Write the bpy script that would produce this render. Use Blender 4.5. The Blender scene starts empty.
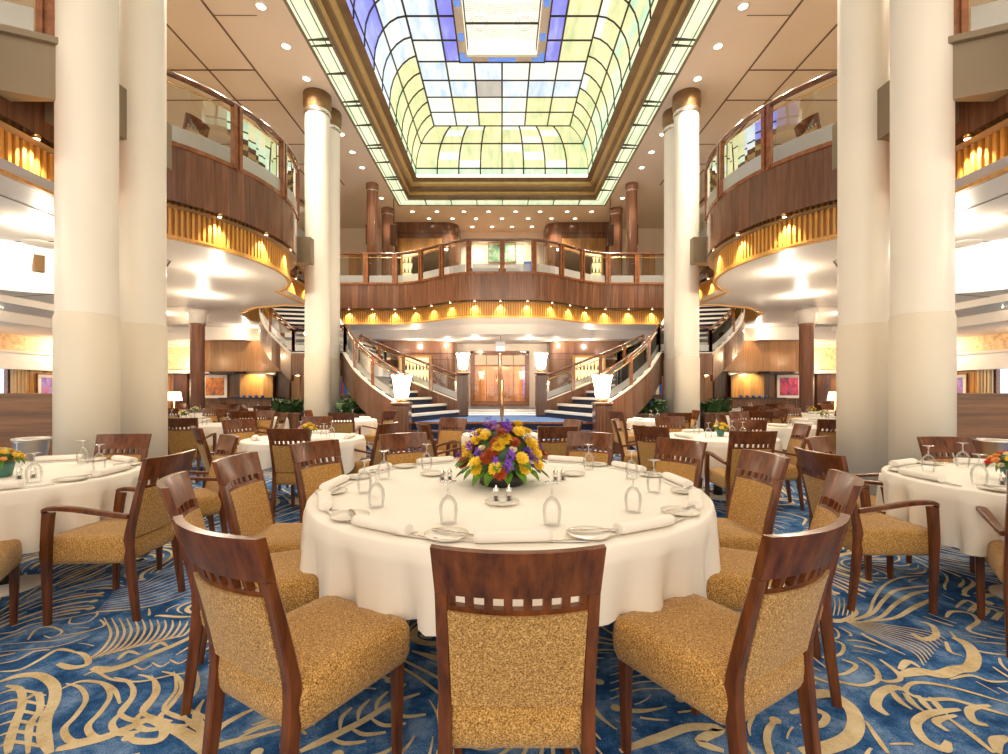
import bpy, math, random
from math import sin, cos, pi, radians, sqrt, atan2, hypot
from mathutils import Vector, Matrix, noise
from mathutils.geometry import tessellate_polygon

SC = bpy.context.scene
COL = SC.collection
random.seed(11)
CAMZ, FPX, CX, HY = 1.32, 467.0, 502.0, 390.0      # eye height, focal length in px, vanishing point

def floor_pt(px, py, z=0.0):
    """world point at height z that the photograph shows at px, py"""
    Y = (CAMZ - z) * FPX / (py - HY)
    return ((px - CX) * Y / FPX, Y)

# ------------------------------------------------------------------ materials
MATS = {}
def nt(name):
    m = bpy.data.materials.new(name); m.use_nodes = True
    t = m.node_tree; b = t.nodes['Principled BSDF']
    MATS[name] = m
    return m, t, b
def N(t, typ, **kw):
    n = t.nodes.new(typ)
    for k, v in kw.items():
        if k.startswith('i_'):
            key = k[2:]
            key = int(key) if key.isdigit() else key.replace('_', ' ')
            n.inputs[key].default_value = v
        else: setattr(n, k, v)
    return n
def ramp(t, fac, stops):
    r = t.nodes.new('ShaderNodeValToRGB')
    e = r.color_ramp.elements
    while len(e) < len(stops): e.new(0.5)
    for el, (p, c) in zip(e, stops):
        el.position = p; el.color = (*c, 1) if len(c) == 3 else c
    t.links.new(fac, r.inputs[0])
    return r.outputs[0]
def mapping(t, scale, coord='Object'):
    tc = t.nodes.new('ShaderNodeTexCoord'); mp = t.nodes.new('ShaderNodeMapping')
    mp.inputs['Scale'].default_value = scale
    t.links.new(tc.outputs[coord], mp.inputs[0])
    return mp.outputs[0]
def S(b, col=None, rough=None, metal=None, spec=None, coat=None, coatr=None):
    if col: b.inputs['Base Color'].default_value = (*col, 1)
    if rough is not None: b.inputs['Roughness'].default_value = rough
    if metal is not None: b.inputs['Metallic'].default_value = metal
    if spec is not None: b.inputs['Specular IOR Level'].default_value = spec
    if coat is not None: b.inputs['Coat Weight'].default_value = coat
    if coatr is not None: b.inputs['Coat Roughness'].default_value = coatr
def bump(t, b, h, strength=.3, dist=.01):
    bp = t.nodes.new('ShaderNodeBump'); bp.inputs['Strength'].default_value = strength
    bp.inputs['Distance'].default_value = dist
    t.links.new(h, bp.inputs['Height']); t.links.new(bp.outputs[0], b.inputs['Normal'])

def m_plain(name, col, rough=.5, metal=0, spec=.5, coat=0, var=.08, scale=6):
    m, t, b = nt(name); S(b, None, rough, metal, spec, coat)
    n = N(t, 'ShaderNodeTexNoise', i_Scale=scale, i_Detail=3.0)
    t.links.new(mapping(t, (1, 1, 1)), n.inputs['Vector'])
    c0 = tuple(c * (1 - var) for c in col); c1 = tuple(min(1, c * (1 + var)) for c in col)
    t.links.new(ramp(t, n.outputs[0], [(.3, c0), (.7, c1)]), b.inputs['Base Color'])
    return m
def m_wood(name, c0, c1, scale=(1, 1, 1), rough=.3, coat=.5, grain=9.0, plank=None, spec=.5):
    """wood with grain running along the axis that has the smallest scale; plank=(axis, width) tints boards"""
    m, t, b = nt(name); S(b, None, rough, 0, spec, coat, .12)
    mp = mapping(t, scale)
    n1 = N(t, 'ShaderNodeTexNoise', i_Scale=grain, i_Detail=6.0, i_Roughness=.6)
    t.links.new(mp, n1.inputs['Vector'])
    f = n1.outputs[0]
    col = ramp(t, f, [(.3, c0), (.72, c1)])
    if plank:
        ax, w = plank
        sp = t.nodes.new('ShaderNodeSeparateXYZ'); tc = t.nodes.new('ShaderNodeTexCoord')
        t.links.new(tc.outputs['Object'], sp.inputs[0])
        if ax == 'XY':
            ad = N(t, 'ShaderNodeMath', operation='ADD'); t.links.new(sp.outputs[0], ad.inputs[0]); t.links.new(sp.outputs[1], ad.inputs[1]); src = ad.outputs[0]
        else: src = sp.outputs['XYZ'.index(ax)]
        dv = N(t, 'ShaderNodeMath', operation='DIVIDE'); dv.inputs[1].default_value = w
        t.links.new(src, dv.inputs[0])
        fl = N(t, 'ShaderNodeMath', operation='FLOOR'); t.links.new(dv.outputs[0], fl.inputs[0])
        wn = N(t, 'ShaderNodeTexWhiteNoise', noise_dimensions='1D'); t.links.new(fl.outputs[0], wn.inputs['W'])
        hs = N(t, 'ShaderNodeMix', data_type='RGBA', blend_type='MULTIPLY'); hs.inputs[0].default_value = 1
        t.links.new(col, hs.inputs[6])
        t.links.new(ramp(t, wn.outputs[0], [(0, (.72, .72, .72)), (1, (1.2, 1.15, 1.1))]), hs.inputs[7])
        col = hs.outputs[2]
    t.links.new(col, b.inputs['Base Color'])
    return m
def m_emit(name, col, strength):
    m, t, b = nt(name)
    S(b, (.25, .25, .25), .5)
    b.inputs['Emission Color'].default_value = (*col, 1); b.inputs['Emission Strength'].default_value = strength
    return m
def m_glass(name, col=(1, 1, 1), gloss=1.0, rough=.02, ior=1.45, minr=0.0):
    m = bpy.data.materials.new(name); m.use_nodes = True; t = m.node_tree
    t.nodes.remove(t.nodes['Principled BSDF'])
    out = t.nodes['Material Output']
    tr = N(t, 'ShaderNodeBsdfTransparent'); tr.inputs[0].default_value = (*col, 1)
    gl = N(t, 'ShaderNodeBsdfGlossy'); gl.inputs['Roughness'].default_value = rough
    fr = N(t, 'ShaderNodeFresnel'); fr.inputs[0].default_value = ior
    ml = N(t, 'ShaderNodeMath', operation='MULTIPLY_ADD'); ml.inputs[1].default_value = gloss; ml.inputs[2].default_value = minr
    mx = N(t, 'ShaderNodeMixShader')
    t.links.new(fr.outputs[0], ml.inputs[0]); t.links.new(ml.outputs[0], mx.inputs[0])
    t.links.new(tr.outputs[0], mx.inputs[1]); t.links.new(gl.outputs[0], mx.inputs[2])
    t.links.new(mx.outputs[0], out.inputs[0])
    MATS[name] = m
    return m

m_wood('chair_wood', (.052, .013, .004), (.21, .060, .013), (14, 14, 2.0), .32, .22, 2.2, spec=.4)
m_wood('walnut', (.12, .050, .028), (.24, .112, .064), (14, 14, .7), .25, .6, 2.0, plank=('XY', .16))
m_wood('walnut_dark', (.055, .022, .012), (.125, .055, .030), (12, 12, .8), .22, .6, 2.0, plank=('XY', .35))
m_wood('honey_wood', (.42, .20, .055), (.66, .36, .12), (14, 14, .6), .35, .3, 2.0, plank=('XY', .22))
m_wood('copper_wood', (.24, .10, .055), (.42, .20, .12), (14, 14, .6), .22, .6, 2.0)
m_wood('slat_wood', (.58, .27, .05), (.78, .42, .10), (14, 14, .6), .4, .2, 2.0)
m_wood('slat_back', (.36, .15, .025), (.48, .22, .04), (14, 14, .6), .4, .2, 2.0)
m_wood('dark_rail', (.09, .03, .014), (.20, .075, .03), (5, 5, 5), .22, .6, 2.0)
m_wood('rail_wood', (.17, .055, .02), (.36, .13, .045), (5, 5, 5), .22, .6, 2.0)
m_wood('partition_wood', (.11, .038, .012), (.30, .13, .045), (.5, .5, 16), .4, .2, 2.2)
m_wood('bronze_frame', (.15, .08, .03), (.24, .135, .055), (1, 1, 1), .32, .4, 3.0)
m_plain('bronze_light', (.62, .44, .18), .35, .3)
m_plain('brass', (.80, .52, .22), .22, 1.0, var=.04)
m_plain('bucket_silver', (.86, .80, .74), .42, 1.0, var=.05)
m_plain('silver', (.86, .82, .78), .26, 1.0, var=.04)
m_plain('gold_cap', (.28, .16, .07), .4, .4)
m_plain('column_paint', (.90, .84, .74), .42, var=.02, scale=1.5)
m_plain('column_sleeve', (.80, .72, .59), .45, var=.025, scale=1.5)
m_plain('ceiling_paint', (.77, .67, .58), .6, var=.02, scale=1)
m_plain('soffit_paint', (.90, .80, .70), .45, var=.02, scale=1)
m_plain('wall_paint', (.82, .70, .58), .6, var=.03, scale=2)
m_plain('groove', (.16, .10, .07), .7)
m_plain('beam_paint', (.25, .19, .12), .5, var=.03, scale=1)
m_plain('porcelain', (.90, .87, .80), .18, var=.01)
m_plain('porcelain_rim', (.72, .62, .48), .25, var=.02)
m_plain('shaker_dark', (.10, .06, .05), .3)
m_plain('black', (.018, .015, .014), .4)
m_plain('dark_metal', (.03, .028, .028), .3, .6)
m_plain('stone', (.70, .62, .55), .4, var=.06)
m_plain('white_paper', (.86, .86, .84), .6, var=.01)
m_plain('pelmet', (.85, .87, .90), .5, var=.02)
m_plain('stair_riser', (.012, .018, .05), .8)
m_plain('stair_nosing', (.86, .80, .72), .4, var=.03)
m_plain('stair_blue', (.06, .14, .34), .85, var=.3, scale=30)
m_plain('stair_under', (.75, .62, .50), .5)
m_plain('bottle_green', (.03, .12, .05), .15, spec=.8)
m_plain('book_blue', (.03, .12, .45), .5); m_plain('book_teal', (.05, .28, .35), .5); m_plain('book_red', (.45, .06, .04), .5)
m_plain('petal_yellow', (.90, .62, .03), .6, var=.15, scale=40)
m_plain('petal_purple', (.20, .05, .50), .6, var=.25, scale=40)
m_plain('petal_rust', (.38, .055, .01), .6, var=.3, scale=40)
m_plain('petal_red', (.75, .03, .02), .5, var=.2, scale=40)
m_plain('petal_cream', (.88, .78, .50), .6, var=.1, scale=40)
m_plain('petal_orange', (.85, .38, .08), .6, var=.2, scale=40)
m_plain('leaf', (.12, .26, .03), .4, var=.4, scale=20)
m_plain('leaf_dark', (.035, .085, .02), .5, var=.4, scale=14)
m_plain('flower_core', (.10, .10, .03), .7)
m_plain('vase_green', (.05, .16, .13), .2)
m_plain('tv_case', (.04, .03, .03), .3)
m_emit('lamp_glass', (1.0, .84, .64), 12.0)
m_wood('amber_wood', (.30, .12, .035), (.50, .24, .085), (14, 14, .6), .3, .4, 2.0, plank=('XY', .3))
m_emit('downlight_lens', (1.0, .88, .70), 7.0)
m_emit('ceiling_lamp_glass', (1.0, .86, .64), 1.15)
m_emit('lampshade', (1.0, .72, .40), 3.2)
m_emit('amber_glass', (1.0, .58, .22), .45)
m_emit('cabinet_light', (1.0, .68, .30), 1.6)
m_emit('daylight', (.55, .78, 1.0), 1.4)
m_emit('exit_white', (.9, 1.0, .95), 1.1)
m_glass('balcony_glass', (.97, .99, .98), 1.0, .01, 1.5, .01)
m_glass('frosted_band', (.72, .77, .76), .4, .5, 1.5, .35)
m_glass('wine_glass', (.99, .99, .99), .62, .08, 1.45, .03)
m_glass('glass_foot', (1, 1, 1), .5, .25, 1.45, .28)

def _fabric():
    m, t, b = nt('chair_fabric'); S(b, None, .85, 0, .2)
    mp = mapping(t, (1, 1, 1.0))
    v = N(t, 'ShaderNodeTexNoise', i_Scale=210.0, i_Detail=3.0, i_Roughness=.75)
    t.links.new(mp, v.inputs['Vector'])
    w = N(t, 'ShaderNodeTexVoronoi', i_Scale=190.0); t.links.new(mp, w.inputs['Vector'])
    mx = N(t, 'ShaderNodeMath', operation='MULTIPLY_ADD'); mx.inputs[1].default_value = .45
    t.links.new(w.outputs['Distance'], mx.inputs[0]); t.links.new(v.outputs[0], mx.inputs[2])
    t.links.new(ramp(t, mx.outputs[0], [(.47, (.06, .020, .004)), (.61, (.28, .13, .028)), (.75, (.46, .25, .062)), (.95, (.72, .44, .17))]), b.inputs['Base Color'])
    bump(t, b, mx.outputs[0], .5, .004)
    b.inputs['Sheen Weight'].default_value = .2
_fabric()
def _cloth(name, col):
    m, t, b = nt(name); S(b, None, .75, 0, .25)
    n = N(t, 'ShaderNodeTexNoise', i_Scale=2.5, i_Detail=4.0); t.links.new(mapping(t, (1, 1, 1)), n.inputs['Vector'])
    t.links.new(ramp(t, n.outputs[0], [(.3, tuple(c * .97 for c in col)), (.7, col)]), b.inputs['Base Color'])
    w = N(t, 'ShaderNodeTexNoise', i_Scale=260.0, i_Detail=1.0); t.links.new(mapping(t, (1, 1, 1)), w.inputs['Vector'])
    bump(t, b, w.outputs[0], .12, .002)
_cloth('cloth', (.90, .85, .77)); _cloth('napkin_cloth', (.88, .83, .76))

def _carpet(name, lo, mid, hi, sc=2.2):
    m, t, b = nt(name); S(b, None, .95, 0, .1)
    mp = mapping(t, (1, 1, 1))
    a = N(t, 'ShaderNodeTexNoise', i_Scale=sc, i_Detail=6.0, i_Roughness=.7); t.links.new(mp, a.inputs['Vector'])
    c = N(t, 'ShaderNodeTexNoise', i_Scale=170.0, i_Detail=2.0); t.links.new(mp, c.inputs['Vector'])
    mx = N(t, 'ShaderNodeMath', operation='MULTIPLY_ADD'); mx.inputs[1].default_value = .32
    t.links.new(c.outputs[0], mx.inputs[0]); t.links.new(a.outputs[0], mx.inputs[2])
    t.links.new(ramp(t, mx.outputs[0], [(.50, lo), (.64, mid), (.82, hi)]), b.inputs['Base Color'])
    bump(t, b, c.outputs[0], .4, .004)
_carpet('carpet_blue', (.014, .05, .16), (.04, .14, .36), (.26, .40, .64), 4.5)
_carpet('carpet_gold', (.60, .44, .22), (.76, .61, .36), (.86, .74, .50), 6)

def _skyglass(name, cols, strength, streak=(5, 1.2, 2), sc=1.0):
    m, t, b = nt(name); S(b, (.3, .3, .3), .3)
    mp = mapping(t, streak)
    n = N(t, 'ShaderNodeTexNoise', i_Scale=sc, i_Detail=4.0, i_Roughness=.6); t.links.new(mp, n.inputs['Vector'])
    c = ramp(t, n.outputs[0], cols)
    t.links.new(c, b.inputs['Emission Color']); b.inputs['Emission Strength'].default_value = strength
SKY = .70
_skyglass('glass_yellow', [(.3, (.48, .68, .28)), (.5, (.86, .82, .38)), (.7, (1, .92, .54))], SKY)
_skyglass('glass_green', [(.3, (.36, .68, .42)), (.5, (.62, .88, .55)), (.7, (.92, 1, .70))], SKY)
_skyglass('glass_white', [(.3, (.62, .80, .86)), (.5, (.88, .92, .80)), (.7, (1, .98, .72))], SKY * 1.08)
_skyglass('glass_pale_blue', [(.3, (.42, .62, .85)), (.5, (.72, .86, .95)), (.7, (.95, 1, .95))], SKY)
_skyglass('glass_blue', [(.3, (.07, .10, .85)), (.5, (.16, .20, .95)), (.7, (.45, .50, 1.0))], SKY * .9)
_skyglass('glass_grey', [(.3, (.50, .46, .42)), (.6, (.66, .64, .55))], SKY * .8)
_skyglass('glass_strip', [(.3, (.55, .78, .42)), (.5, (.85, .95, .60)), (.7, (.97, 1, .78))], .72)
_skyglass('lantern_glass', [(.3, (.98, .92, .70)), (.7, (1, .98, .82))], .8)
m_emit('lantern_blue', (.02, .22, .80), .7)
m_plain('came', (.05, .035, .02), .5)
m_plain('frieze', (.72, .50, .30), .6, var=.35, scale=7)
def _curtain():
    m, t, b = nt('curtain'); S(b, None, .8)
    w = N(t, 'ShaderNodeTexWave', i_Scale=4.0, i_Distortion=1.5); t.links.new(mapping(t, (1, 1, 0)), w.inputs['Vector'])
    t.links.new(ramp(t, w.outputs[0], [(0, (.52, .36, .2)), (1, (.85, .68, .42))]), b.inputs['Base Color'])
_curtain()
def _painting(name, cols):
    m, t, b = nt(name); S(b, None, .5)
    n = N(t, 'ShaderNodeTexNoise', i_Scale=3.5, i_Detail=2.0, i_Distortion=1.0); t.links.new(mapping(t, (1, 1, 1)), n.inputs['Vector'])
    t.links.new(ramp(t, n.outputs[0], cols), b.inputs['Base Color'])
_painting('painting_orange', [(.3, (.10, .04, .02)), (.45, (.65, .22, .05)), (.6, (.30, .10, .05)), (.7, (.08, .10, .16))])
_painting('painting_magenta', [(.3, (.02, .03, .12)), (.45, (.40, .03, .12)), (.55, (.65, .08, .20)), (.7, (.03, .04, .15))])
_painting('painting_green', [(.3, (.06, .20, .10)), (.5, (.25, .45, .30)), (.7, (.55, .70, .55))])
_painting('painting_violet', [(.3, (.10, .04, .40)), (.5, (.35, .30, .75)), (.7, (.60, .05, .15))])
_painting('marble', [(.3, (.55, .47, .38)), (.7, (.80, .72, .60))])

# ------------------------------------------------------------------ mesh building
class MB:
    def __init__(s): s.v, s.f, s.m, s.sm = [], [], [], []
    def add(s, vs, fs, mi=0, smooth=False):
        o = len(s.v); s.v += [tuple(p) for p in vs]
        for f in fs: s.f.append([o + i for i in f]); s.m.append(mi); s.sm.append(smooth)
        return s
    def hexa(s, p, mi=0):     # p: 4 bottom (ccw), 4 top
        return s.add(p, [(3, 2, 1, 0), (4, 5, 6, 7), (0, 1, 5, 4), (1, 2, 6, 5), (2, 3, 7, 6), (3, 0, 4, 7)], mi)
    def box(s, x0, x1, y0, y1, z0, z1, mi=0):
        return s.hexa([(x0, y0, z0), (x1, y0, z0), (x1, y1, z0), (x0, y1, z0), (x0, y0, z1), (x1, y0, z1), (x1, y1, z1), (x0, y1, z1)], mi)
    def rbox(s, c, size, rz=0, mi=0):
        cx, cy, cz = c; hx, hy, hz = [k / 2 for k in size]; C_, S_ = cos(rz), sin(rz)
        P = [(cx + a * hx * C_ - b * hy * S_, cy + a * hx * S_ + b * hy * C_, cz + d * hz) for d in (-1, 1) for a, b in ((-1, -1), (1, -1), (1, 1), (-1, 1))]
        return s.hexa(P, mi)
    def bbox(s, x0, x1, y0, y1, z0, z1, r=.004, mi=0):   # chamfered box
        A = [(x0 + r, y0 + r, z0), (x1 - r, y0 + r, z0), (x1 - r, y1 - r, z0), (x0 + r, y1 - r, z0)]
        rings = [A]
        for z in (z0 + r, z1 - r): rings.append([(x0, y0, z), (x1, y0, z), (x1, y1, z), (x0, y1, z)])
        rings.append([(p[0], p[1], z1) for p in A])
        return s.rings(rings, True, True, mi, False)
    def rings(s, rings, cap0=True, cap1=True, mi=0, smooth=True, closed=True):
        n = len(rings[0]); vs = [p for r in rings for p in r]; fs = []
        for k in range(len(rings) - 1):
            for i in range(n if closed else n - 1):
                a, b = k * n + i, k * n + (i + 1) % n
                fs.append((a, b, b + n, a + n))
        o = len(s.v); s.add(vs, fs, mi, smooth)
        if cap0: s.f.append([o + i for i in range(n)][::-1]); s.m.append(mi); s.sm.append(False)
        if cap1: s.f.append([o + (len(rings) - 1) * n + i for i in range(n)]); s.m.append(mi); s.sm.append(False)
        return s
    def lathe(s, prof, n=20, c=(0, 0, 0), mi=0, cap0=True, cap1=True, smooth=True, sc=(1, 1)):
        R = [[(c[0] + r * sc[0] * cos(2 * pi * i / n), c[1] + r * sc[1] * sin(2 * pi * i / n), c[2] + z) for i in range(n)] for r, z in prof]
        return s.rings(R, cap0, cap1, mi, smooth)
    def tube(s, pts, r, n=8, mi=0, closed=False):
        pts = [Vector(p) for p in pts]; R = []
        rr = r if hasattr(r, '__len__') else [r] * len(pts)
        for i, p in enumerate(pts):
            a = pts[max(0, i - 1)]; b = pts[min(len(pts) - 1, i + 1)]
            d = (b - a).normalized()
            up = Vector((0, 0, 1)) if abs(d.z) < .95 else Vector((1, 0, 0))
            u = d.cross(up).normalized(); w = u.cross(d)
            R.append([tuple(p + (u * cos(2 * pi * k / n) + w * sin(2 * pi * k / n)) * rr[i]) for k in range(n)])
        return s.rings(R, True, True, mi, True)
    def loft(s, secs, mi=0):
        """secs: (cx, cy, cz, w, d) horizontal rectangles"""
        R = []
        for cx, cy, cz, w, d in secs:
            w /= 2; d /= 2; c = min(w, d) * .3
            R.append([(cx - w + c, cy - d, cz), (cx + w - c, cy - d, cz), (cx + w, cy - d + c, cz), (cx + w, cy + d - c, cz),
                      (cx + w - c, cy + d, cz), (cx - w + c, cy + d, cz), (cx - w, cy + d - c, cz), (cx - w, cy - d + c, cz)])
        return s.rings(R, True, True, mi, False)
    def strip(s, path, z0, z1, mi=0, t=0.0, smooth=False):
        """vertical ribbon over a plan path; t>0: thickness to the left of travel"""
        n = len(path)
        if t == 0:
            vs = [(x, y, z0) for x, y in path] + [(x, y, z1) for x, y in path]
            return s.add(vs, [(i, i + 1, n + i + 1, n + i) for i in range(n - 1)], mi, smooth)
        off = offset_path(path, t)
        R = [[(a[0], a[1], z0), (a[0], a[1], z1), (b[0], b[1], z1), (b[0], b[1], z0)] for a, b in zip(path, off)]
        return s.rings(R, True, True, mi, False)
    def poly(s, pts, z, mi=0, up=True):
        tris = tessellate_polygon([[Vector((x, y, 0)) for x, y in pts]])
        fs = []
        for a, b, c in tris:
            ar = (pts[b][0] - pts[a][0]) * (pts[c][1] - pts[a][1]) - (pts[c][0] - pts[a][0]) * (pts[b][1] - pts[a][1])
            fs.append((a, b, c) if (ar > 0) == up else (a, c, b))
        return s.add([(x, y, z) for x, y in pts], fs, mi)
    def xf(s, M):
        s.v = [tuple(M @ Vector(p)) for p in s.v]; return s
    def build(s, name, mats, parent=None, loc=None):
        me = bpy.data.meshes.new(name); me.from_pydata(s.v, [], s.f)
        if not isinstance(mats, (list, tuple)): mats = [mats]
        for k in mats: me.materials.append(MATS[k])
        me.polygons.foreach_set('material_index', s.m); me.polygons.foreach_set('use_smooth', s.sm)
        me.update()
        o = bpy.data.objects.new(name, me); COL.objects.link(o)
        if parent: o.parent = parent
        if loc: o.location = loc
        return o
def offset_path(path, t):
    out = []
    for i, (x, y) in enumerate(path):
        a = path[max(0, i - 1)]; b = path[min(len(path) - 1, i + 1)]
        dx, dy = b[0] - a[0], b[1] - a[1]; L = hypot(dx, dy) or 1
        out.append((x - dy / L * t, y + dx / L * t))
    return out
def resample(path, step):
    out = [path[0]]; acc = 0
    for a, b in zip(path, path[1:]):
        L = hypot(b[0] - a[0], b[1] - a[1])
        if L == 0: continue
        d = step - acc
        while d <= L:
            out.append((a[0] + (b[0] - a[0]) * d / L, a[1] + (b[1] - a[1]) * d / L)); d += step
        acc = L - (d - step)
    return out
def catmull(pts, k=6):
    P = [pts[0]] + list(pts) + [pts[-1]]; out = []
    for i in range(1, len(P) - 2):
        for j in range(k):
            t = j / k
            out.append(tuple(.5 * (2 * P[i][d] + (P[i + 1][d] - P[i - 1][d]) * t + (2 * P[i - 1][d] - 5 * P[i][d] + 4 * P[i + 1][d] - P[i + 2][d]) * t * t
                     + (3 * P[i][d] - P[i - 1][d] - 3 * P[i + 1][d] + P[i + 2][d]) * t ** 3) for d in range(len(pts[0]))))
    out.append(tuple(P[-2])); return out

def tag(o, label=None, cat=None, group=None, kind=None):
    if label: o['label'] = label
    if cat: o['category'] = cat
    if group: o['group'] = group
    if kind: o['kind'] = kind
    return o
def struct(o, label=None): return tag(o, label, kind='structure')
def empty(name, loc=(0, 0, 0), rz=0, label=None, cat=None, group=None):
    o = bpy.data.objects.new(name, None); COL.objects.link(o); o.location = loc; o.rotation_euler = (0, 0, rz)
    o.empty_display_size = .1
    return tag(o, label, cat, group)
def copy_tree(o, parent=None):
    c = o.copy(); COL.objects.link(c)
    if parent: c.parent = parent
    for ch in list(o.children): copy_tree(ch, c)
    return c
class Proto:
    """first use hands out the built thing itself, later uses a copy of it and of its parts"""
    def __init__(s, o): s.o, s.used = o, False
    def put(s, loc, rz=0, label=None, cat=None, group=None, scale=None):
        o = copy_tree(s.o) if s.used else s.o
        s.used = True
        o.location = loc; o.rotation_euler = (0, 0, rz)
        if scale: o.scale = (scale,) * 3 if not hasattr(scale, '__len__') else scale
        if 'label' in o: del o['label']
        if 'group' in o: del o['group']
        return tag(o, label, cat, group)
def lamp(kind, loc, energy, color=(1, .78, .52), size=.1, target=None, spot=None, blend=.5):
    d = bpy.data.lights.new('light', kind); d.energy = energy; d.color = color
    if kind == 'SPOT':
        d.spot_size = radians(spot or 90); d.spot_blend = blend; d.shadow_soft_size = size
    elif kind == 'AREA': d.shape = 'DISK'; d.size = size
    else: d.shadow_soft_size = size
    o = bpy.data.objects.new('light', d); COL.objects.link(o); o.location = loc
    if target is not None:
        o.rotation_euler = (Vector(target) - Vector(loc)).to_track_quat('-Z', 'Y').to_euler()
    return o
# ------------------------------------------------------------------ camera, world
cam_d = bpy.data.cameras.new('camera'); cam = bpy.data.objects.new('camera', cam_d); COL.objects.link(cam)
cam.location = (0, 0, CAMZ); cam.rotation_euler = (pi / 2, 0, 0)
cam_d.sensor_width = 36; cam_d.lens = FPX / 1008 * 36
cam_d.shift_x = (504 - CX) / 1008; cam_d.shift_y = (HY - 377) / 1008
cam_d.clip_start = .05; cam_d.clip_end = 200
SC.camera = cam
w = bpy.data.worlds.new('world'); SC.world = w; w.use_nodes = True
w.node_tree.nodes['Background'].inputs[0].default_value = (1.0, .87, .70, 1)
w.node_tree.nodes['Background'].inputs[1].default_value = 1.7
SC.view_settings.view_transform = 'Standard'; SC.view_settings.look = 'None'
SC.view_settings.gamma = 1; SC.view_settings.use_curve_mapping = False
SC.view_settings.exposure = 0.47
SC.cycles.max_bounces = 7; SC.cycles.diffuse_bounces = 4; SC.cycles.glossy_bounces = 3
SC.cycles.transparent_max_bounces = 14; SC.cycles.caustics_reflective = False; SC.cycles.caustics_refractive = False
SC.cycles.sample_clamp_indirect = 4.0

ZC, ZD, ZS, ZB = 7.9, 4.6, 3.42, 3.05      # atrium ceiling, upper deck floor, lower soffit, lower ceiling by the doors
XW = 15.0
# ------------------------------------------------------------------ deck edge outline (left half, from the near end to the middle)
def arc_pts():
    R = 2.58; cx, cy = -6.35, 8.05; a0 = math.asin(1.85 / R)
    return [(cx + R * cos(a), cy + R * sin(a)) for a in [(-a0 + 2 * a0 * i / 24) for i in range(25)]]
ARC = arc_pts()
def far_curve():
    out = []
    for i in range(31):
        x = -5.2 + 5.2 * i / 30
        t = min(1, max(0, (abs(x) - .8) / (3.3 - .8))); s = t * t * (3 - 2 * t)
        out.append((x, 13.25 + 1.35 * s))
    return out
FARC = far_curve()
XE = -4.65
WELL = [(XE, 11.5), (-5.4, 11.55), (-6.3, 11.9), (-7.1, 12.7), (-7.5, 13.8), (-7.6, 15.6), (-5.2, 15.6)]
LEFT = [(-XW, -3), (XE, -3), (XE, 6.2)] + ARC[1:-1] + [(XE, 9.9)] + WELL + FARC
RIGHT = [(-x, y) for x, y in LEFT[::-1]][1:]
OUT_UP = LEFT + RIGHT + [(XW, 20), (-XW, 20)]
mb = MB(); mb.poly(OUT_UP, ZD, 0, True); mb.poly(OUT_UP, ZS + .4, 0, False)
struct(mb.build('slab_upper_deck', 'beam_paint'))
# lower soffit: side wings
wing = [(-XW, -3), (XE + .12, -3), (XE + .12, 6.2)] + [(x - .12, y) for x, y in ARC[1:-1]] + [(XE + .12, 9.9)] + WELL[:-1] + [(-7.6, 18.4), (-XW, 18.4)]
mb = MB(); mb.poly(wing, ZS, 0, False); mb.poly([(-x, y) for x, y in wing], ZS, 0, False)
# ceiling in front of the doors and the sloped cream lip round it
fc = FARC + [(-x, y) for x, y in FARC[::-1]][1:]
fc = [(x, y + .12) for x, y in fc]
lip = [(x, y + .85) for x, y in fc]
R = [[(a[0], a[1], ZS), (b[0], b[1], ZS - .10), (b[0], b[1] + .25, ZB)] for a, b in zip(fc, lip)]
for k in range(2):
    vs = [r[k] for r in R] + [r[k + 1] for r in R]; n = len(R)
    mb.add(vs, [(i, n + i, n + i + 1, i + 1) for i in range(n - 1)], 0, False)
mb.poly([(x, y + .25) for x, y in lip] + [(5.2, 18.4), (-5.2, 18.4)], ZB, 1, False)
for s in (-1, 1):
    mb.poly([(s * 5.2, 14.72), (s * 7.6, 14.72), (s * 7.6, 18.4), (s * 5.2, 18.4)][::s], ZS - .1, 0, False)
# grooves of the soffit panels
def gline(mb, a, b, z, w=.03, mi=2):
    dx, dy = b[0] - a[0], b[1] - a[1]; L = hypot(dx, dy); nx, ny = -dy / L * w / 2, dx / L * w / 2
    mb.add([(a[0] - nx, a[1] - ny, z), (b[0] - nx, b[1] - ny, z), (b[0] + nx, b[1] + ny, z), (a[0] + nx, a[1] + ny, z)], [(3, 2, 1, 0)], mi)
for s in (-1, 1):
    for a, b in (((-5.4, -1), (-5.4, 7.6)), ((-9, 6.6), (-4.8, 6.6)), ((-5.4, 7.6), (-6.3, 8.6)), ((-9.4, 8.6), (-6.3, 8.6)), ((-7.2, -1), (-7.2, 6.6)), ((-12, 10.8), (-6.8, 9.4)), ((-12, 12.4), (-7.6, 11.6)), ((-14, 14), (-9, 14.5))):
        gline(mb, (s * a[0], a[1]), (s * b[0], b[1]), ZS - .004)
struct(mb.build('ceiling_lower', ['soffit_paint', 'ceiling_paint', 'groove']))
# coves: stepped cream bands on the side soffits
for s in (-1, 1):
    mb = MB()
    for (x0, x1, dz) in ((-14.9, -12.2, .42), (-14.9, -11.0, .16)):
        a, b = sorted((s * x0, s * x1)); mb.box(a, b, -3, 18, ZS - dz, ZS - .001 if dz < .3 else ZS - .16)
    mb.box(*sorted((s * -12.0, s * -8.6)), 15.6, 17.5, 3.0, ZS - .001)
    struct(mb.build('ceiling_cove', 'soffit_paint'))
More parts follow.
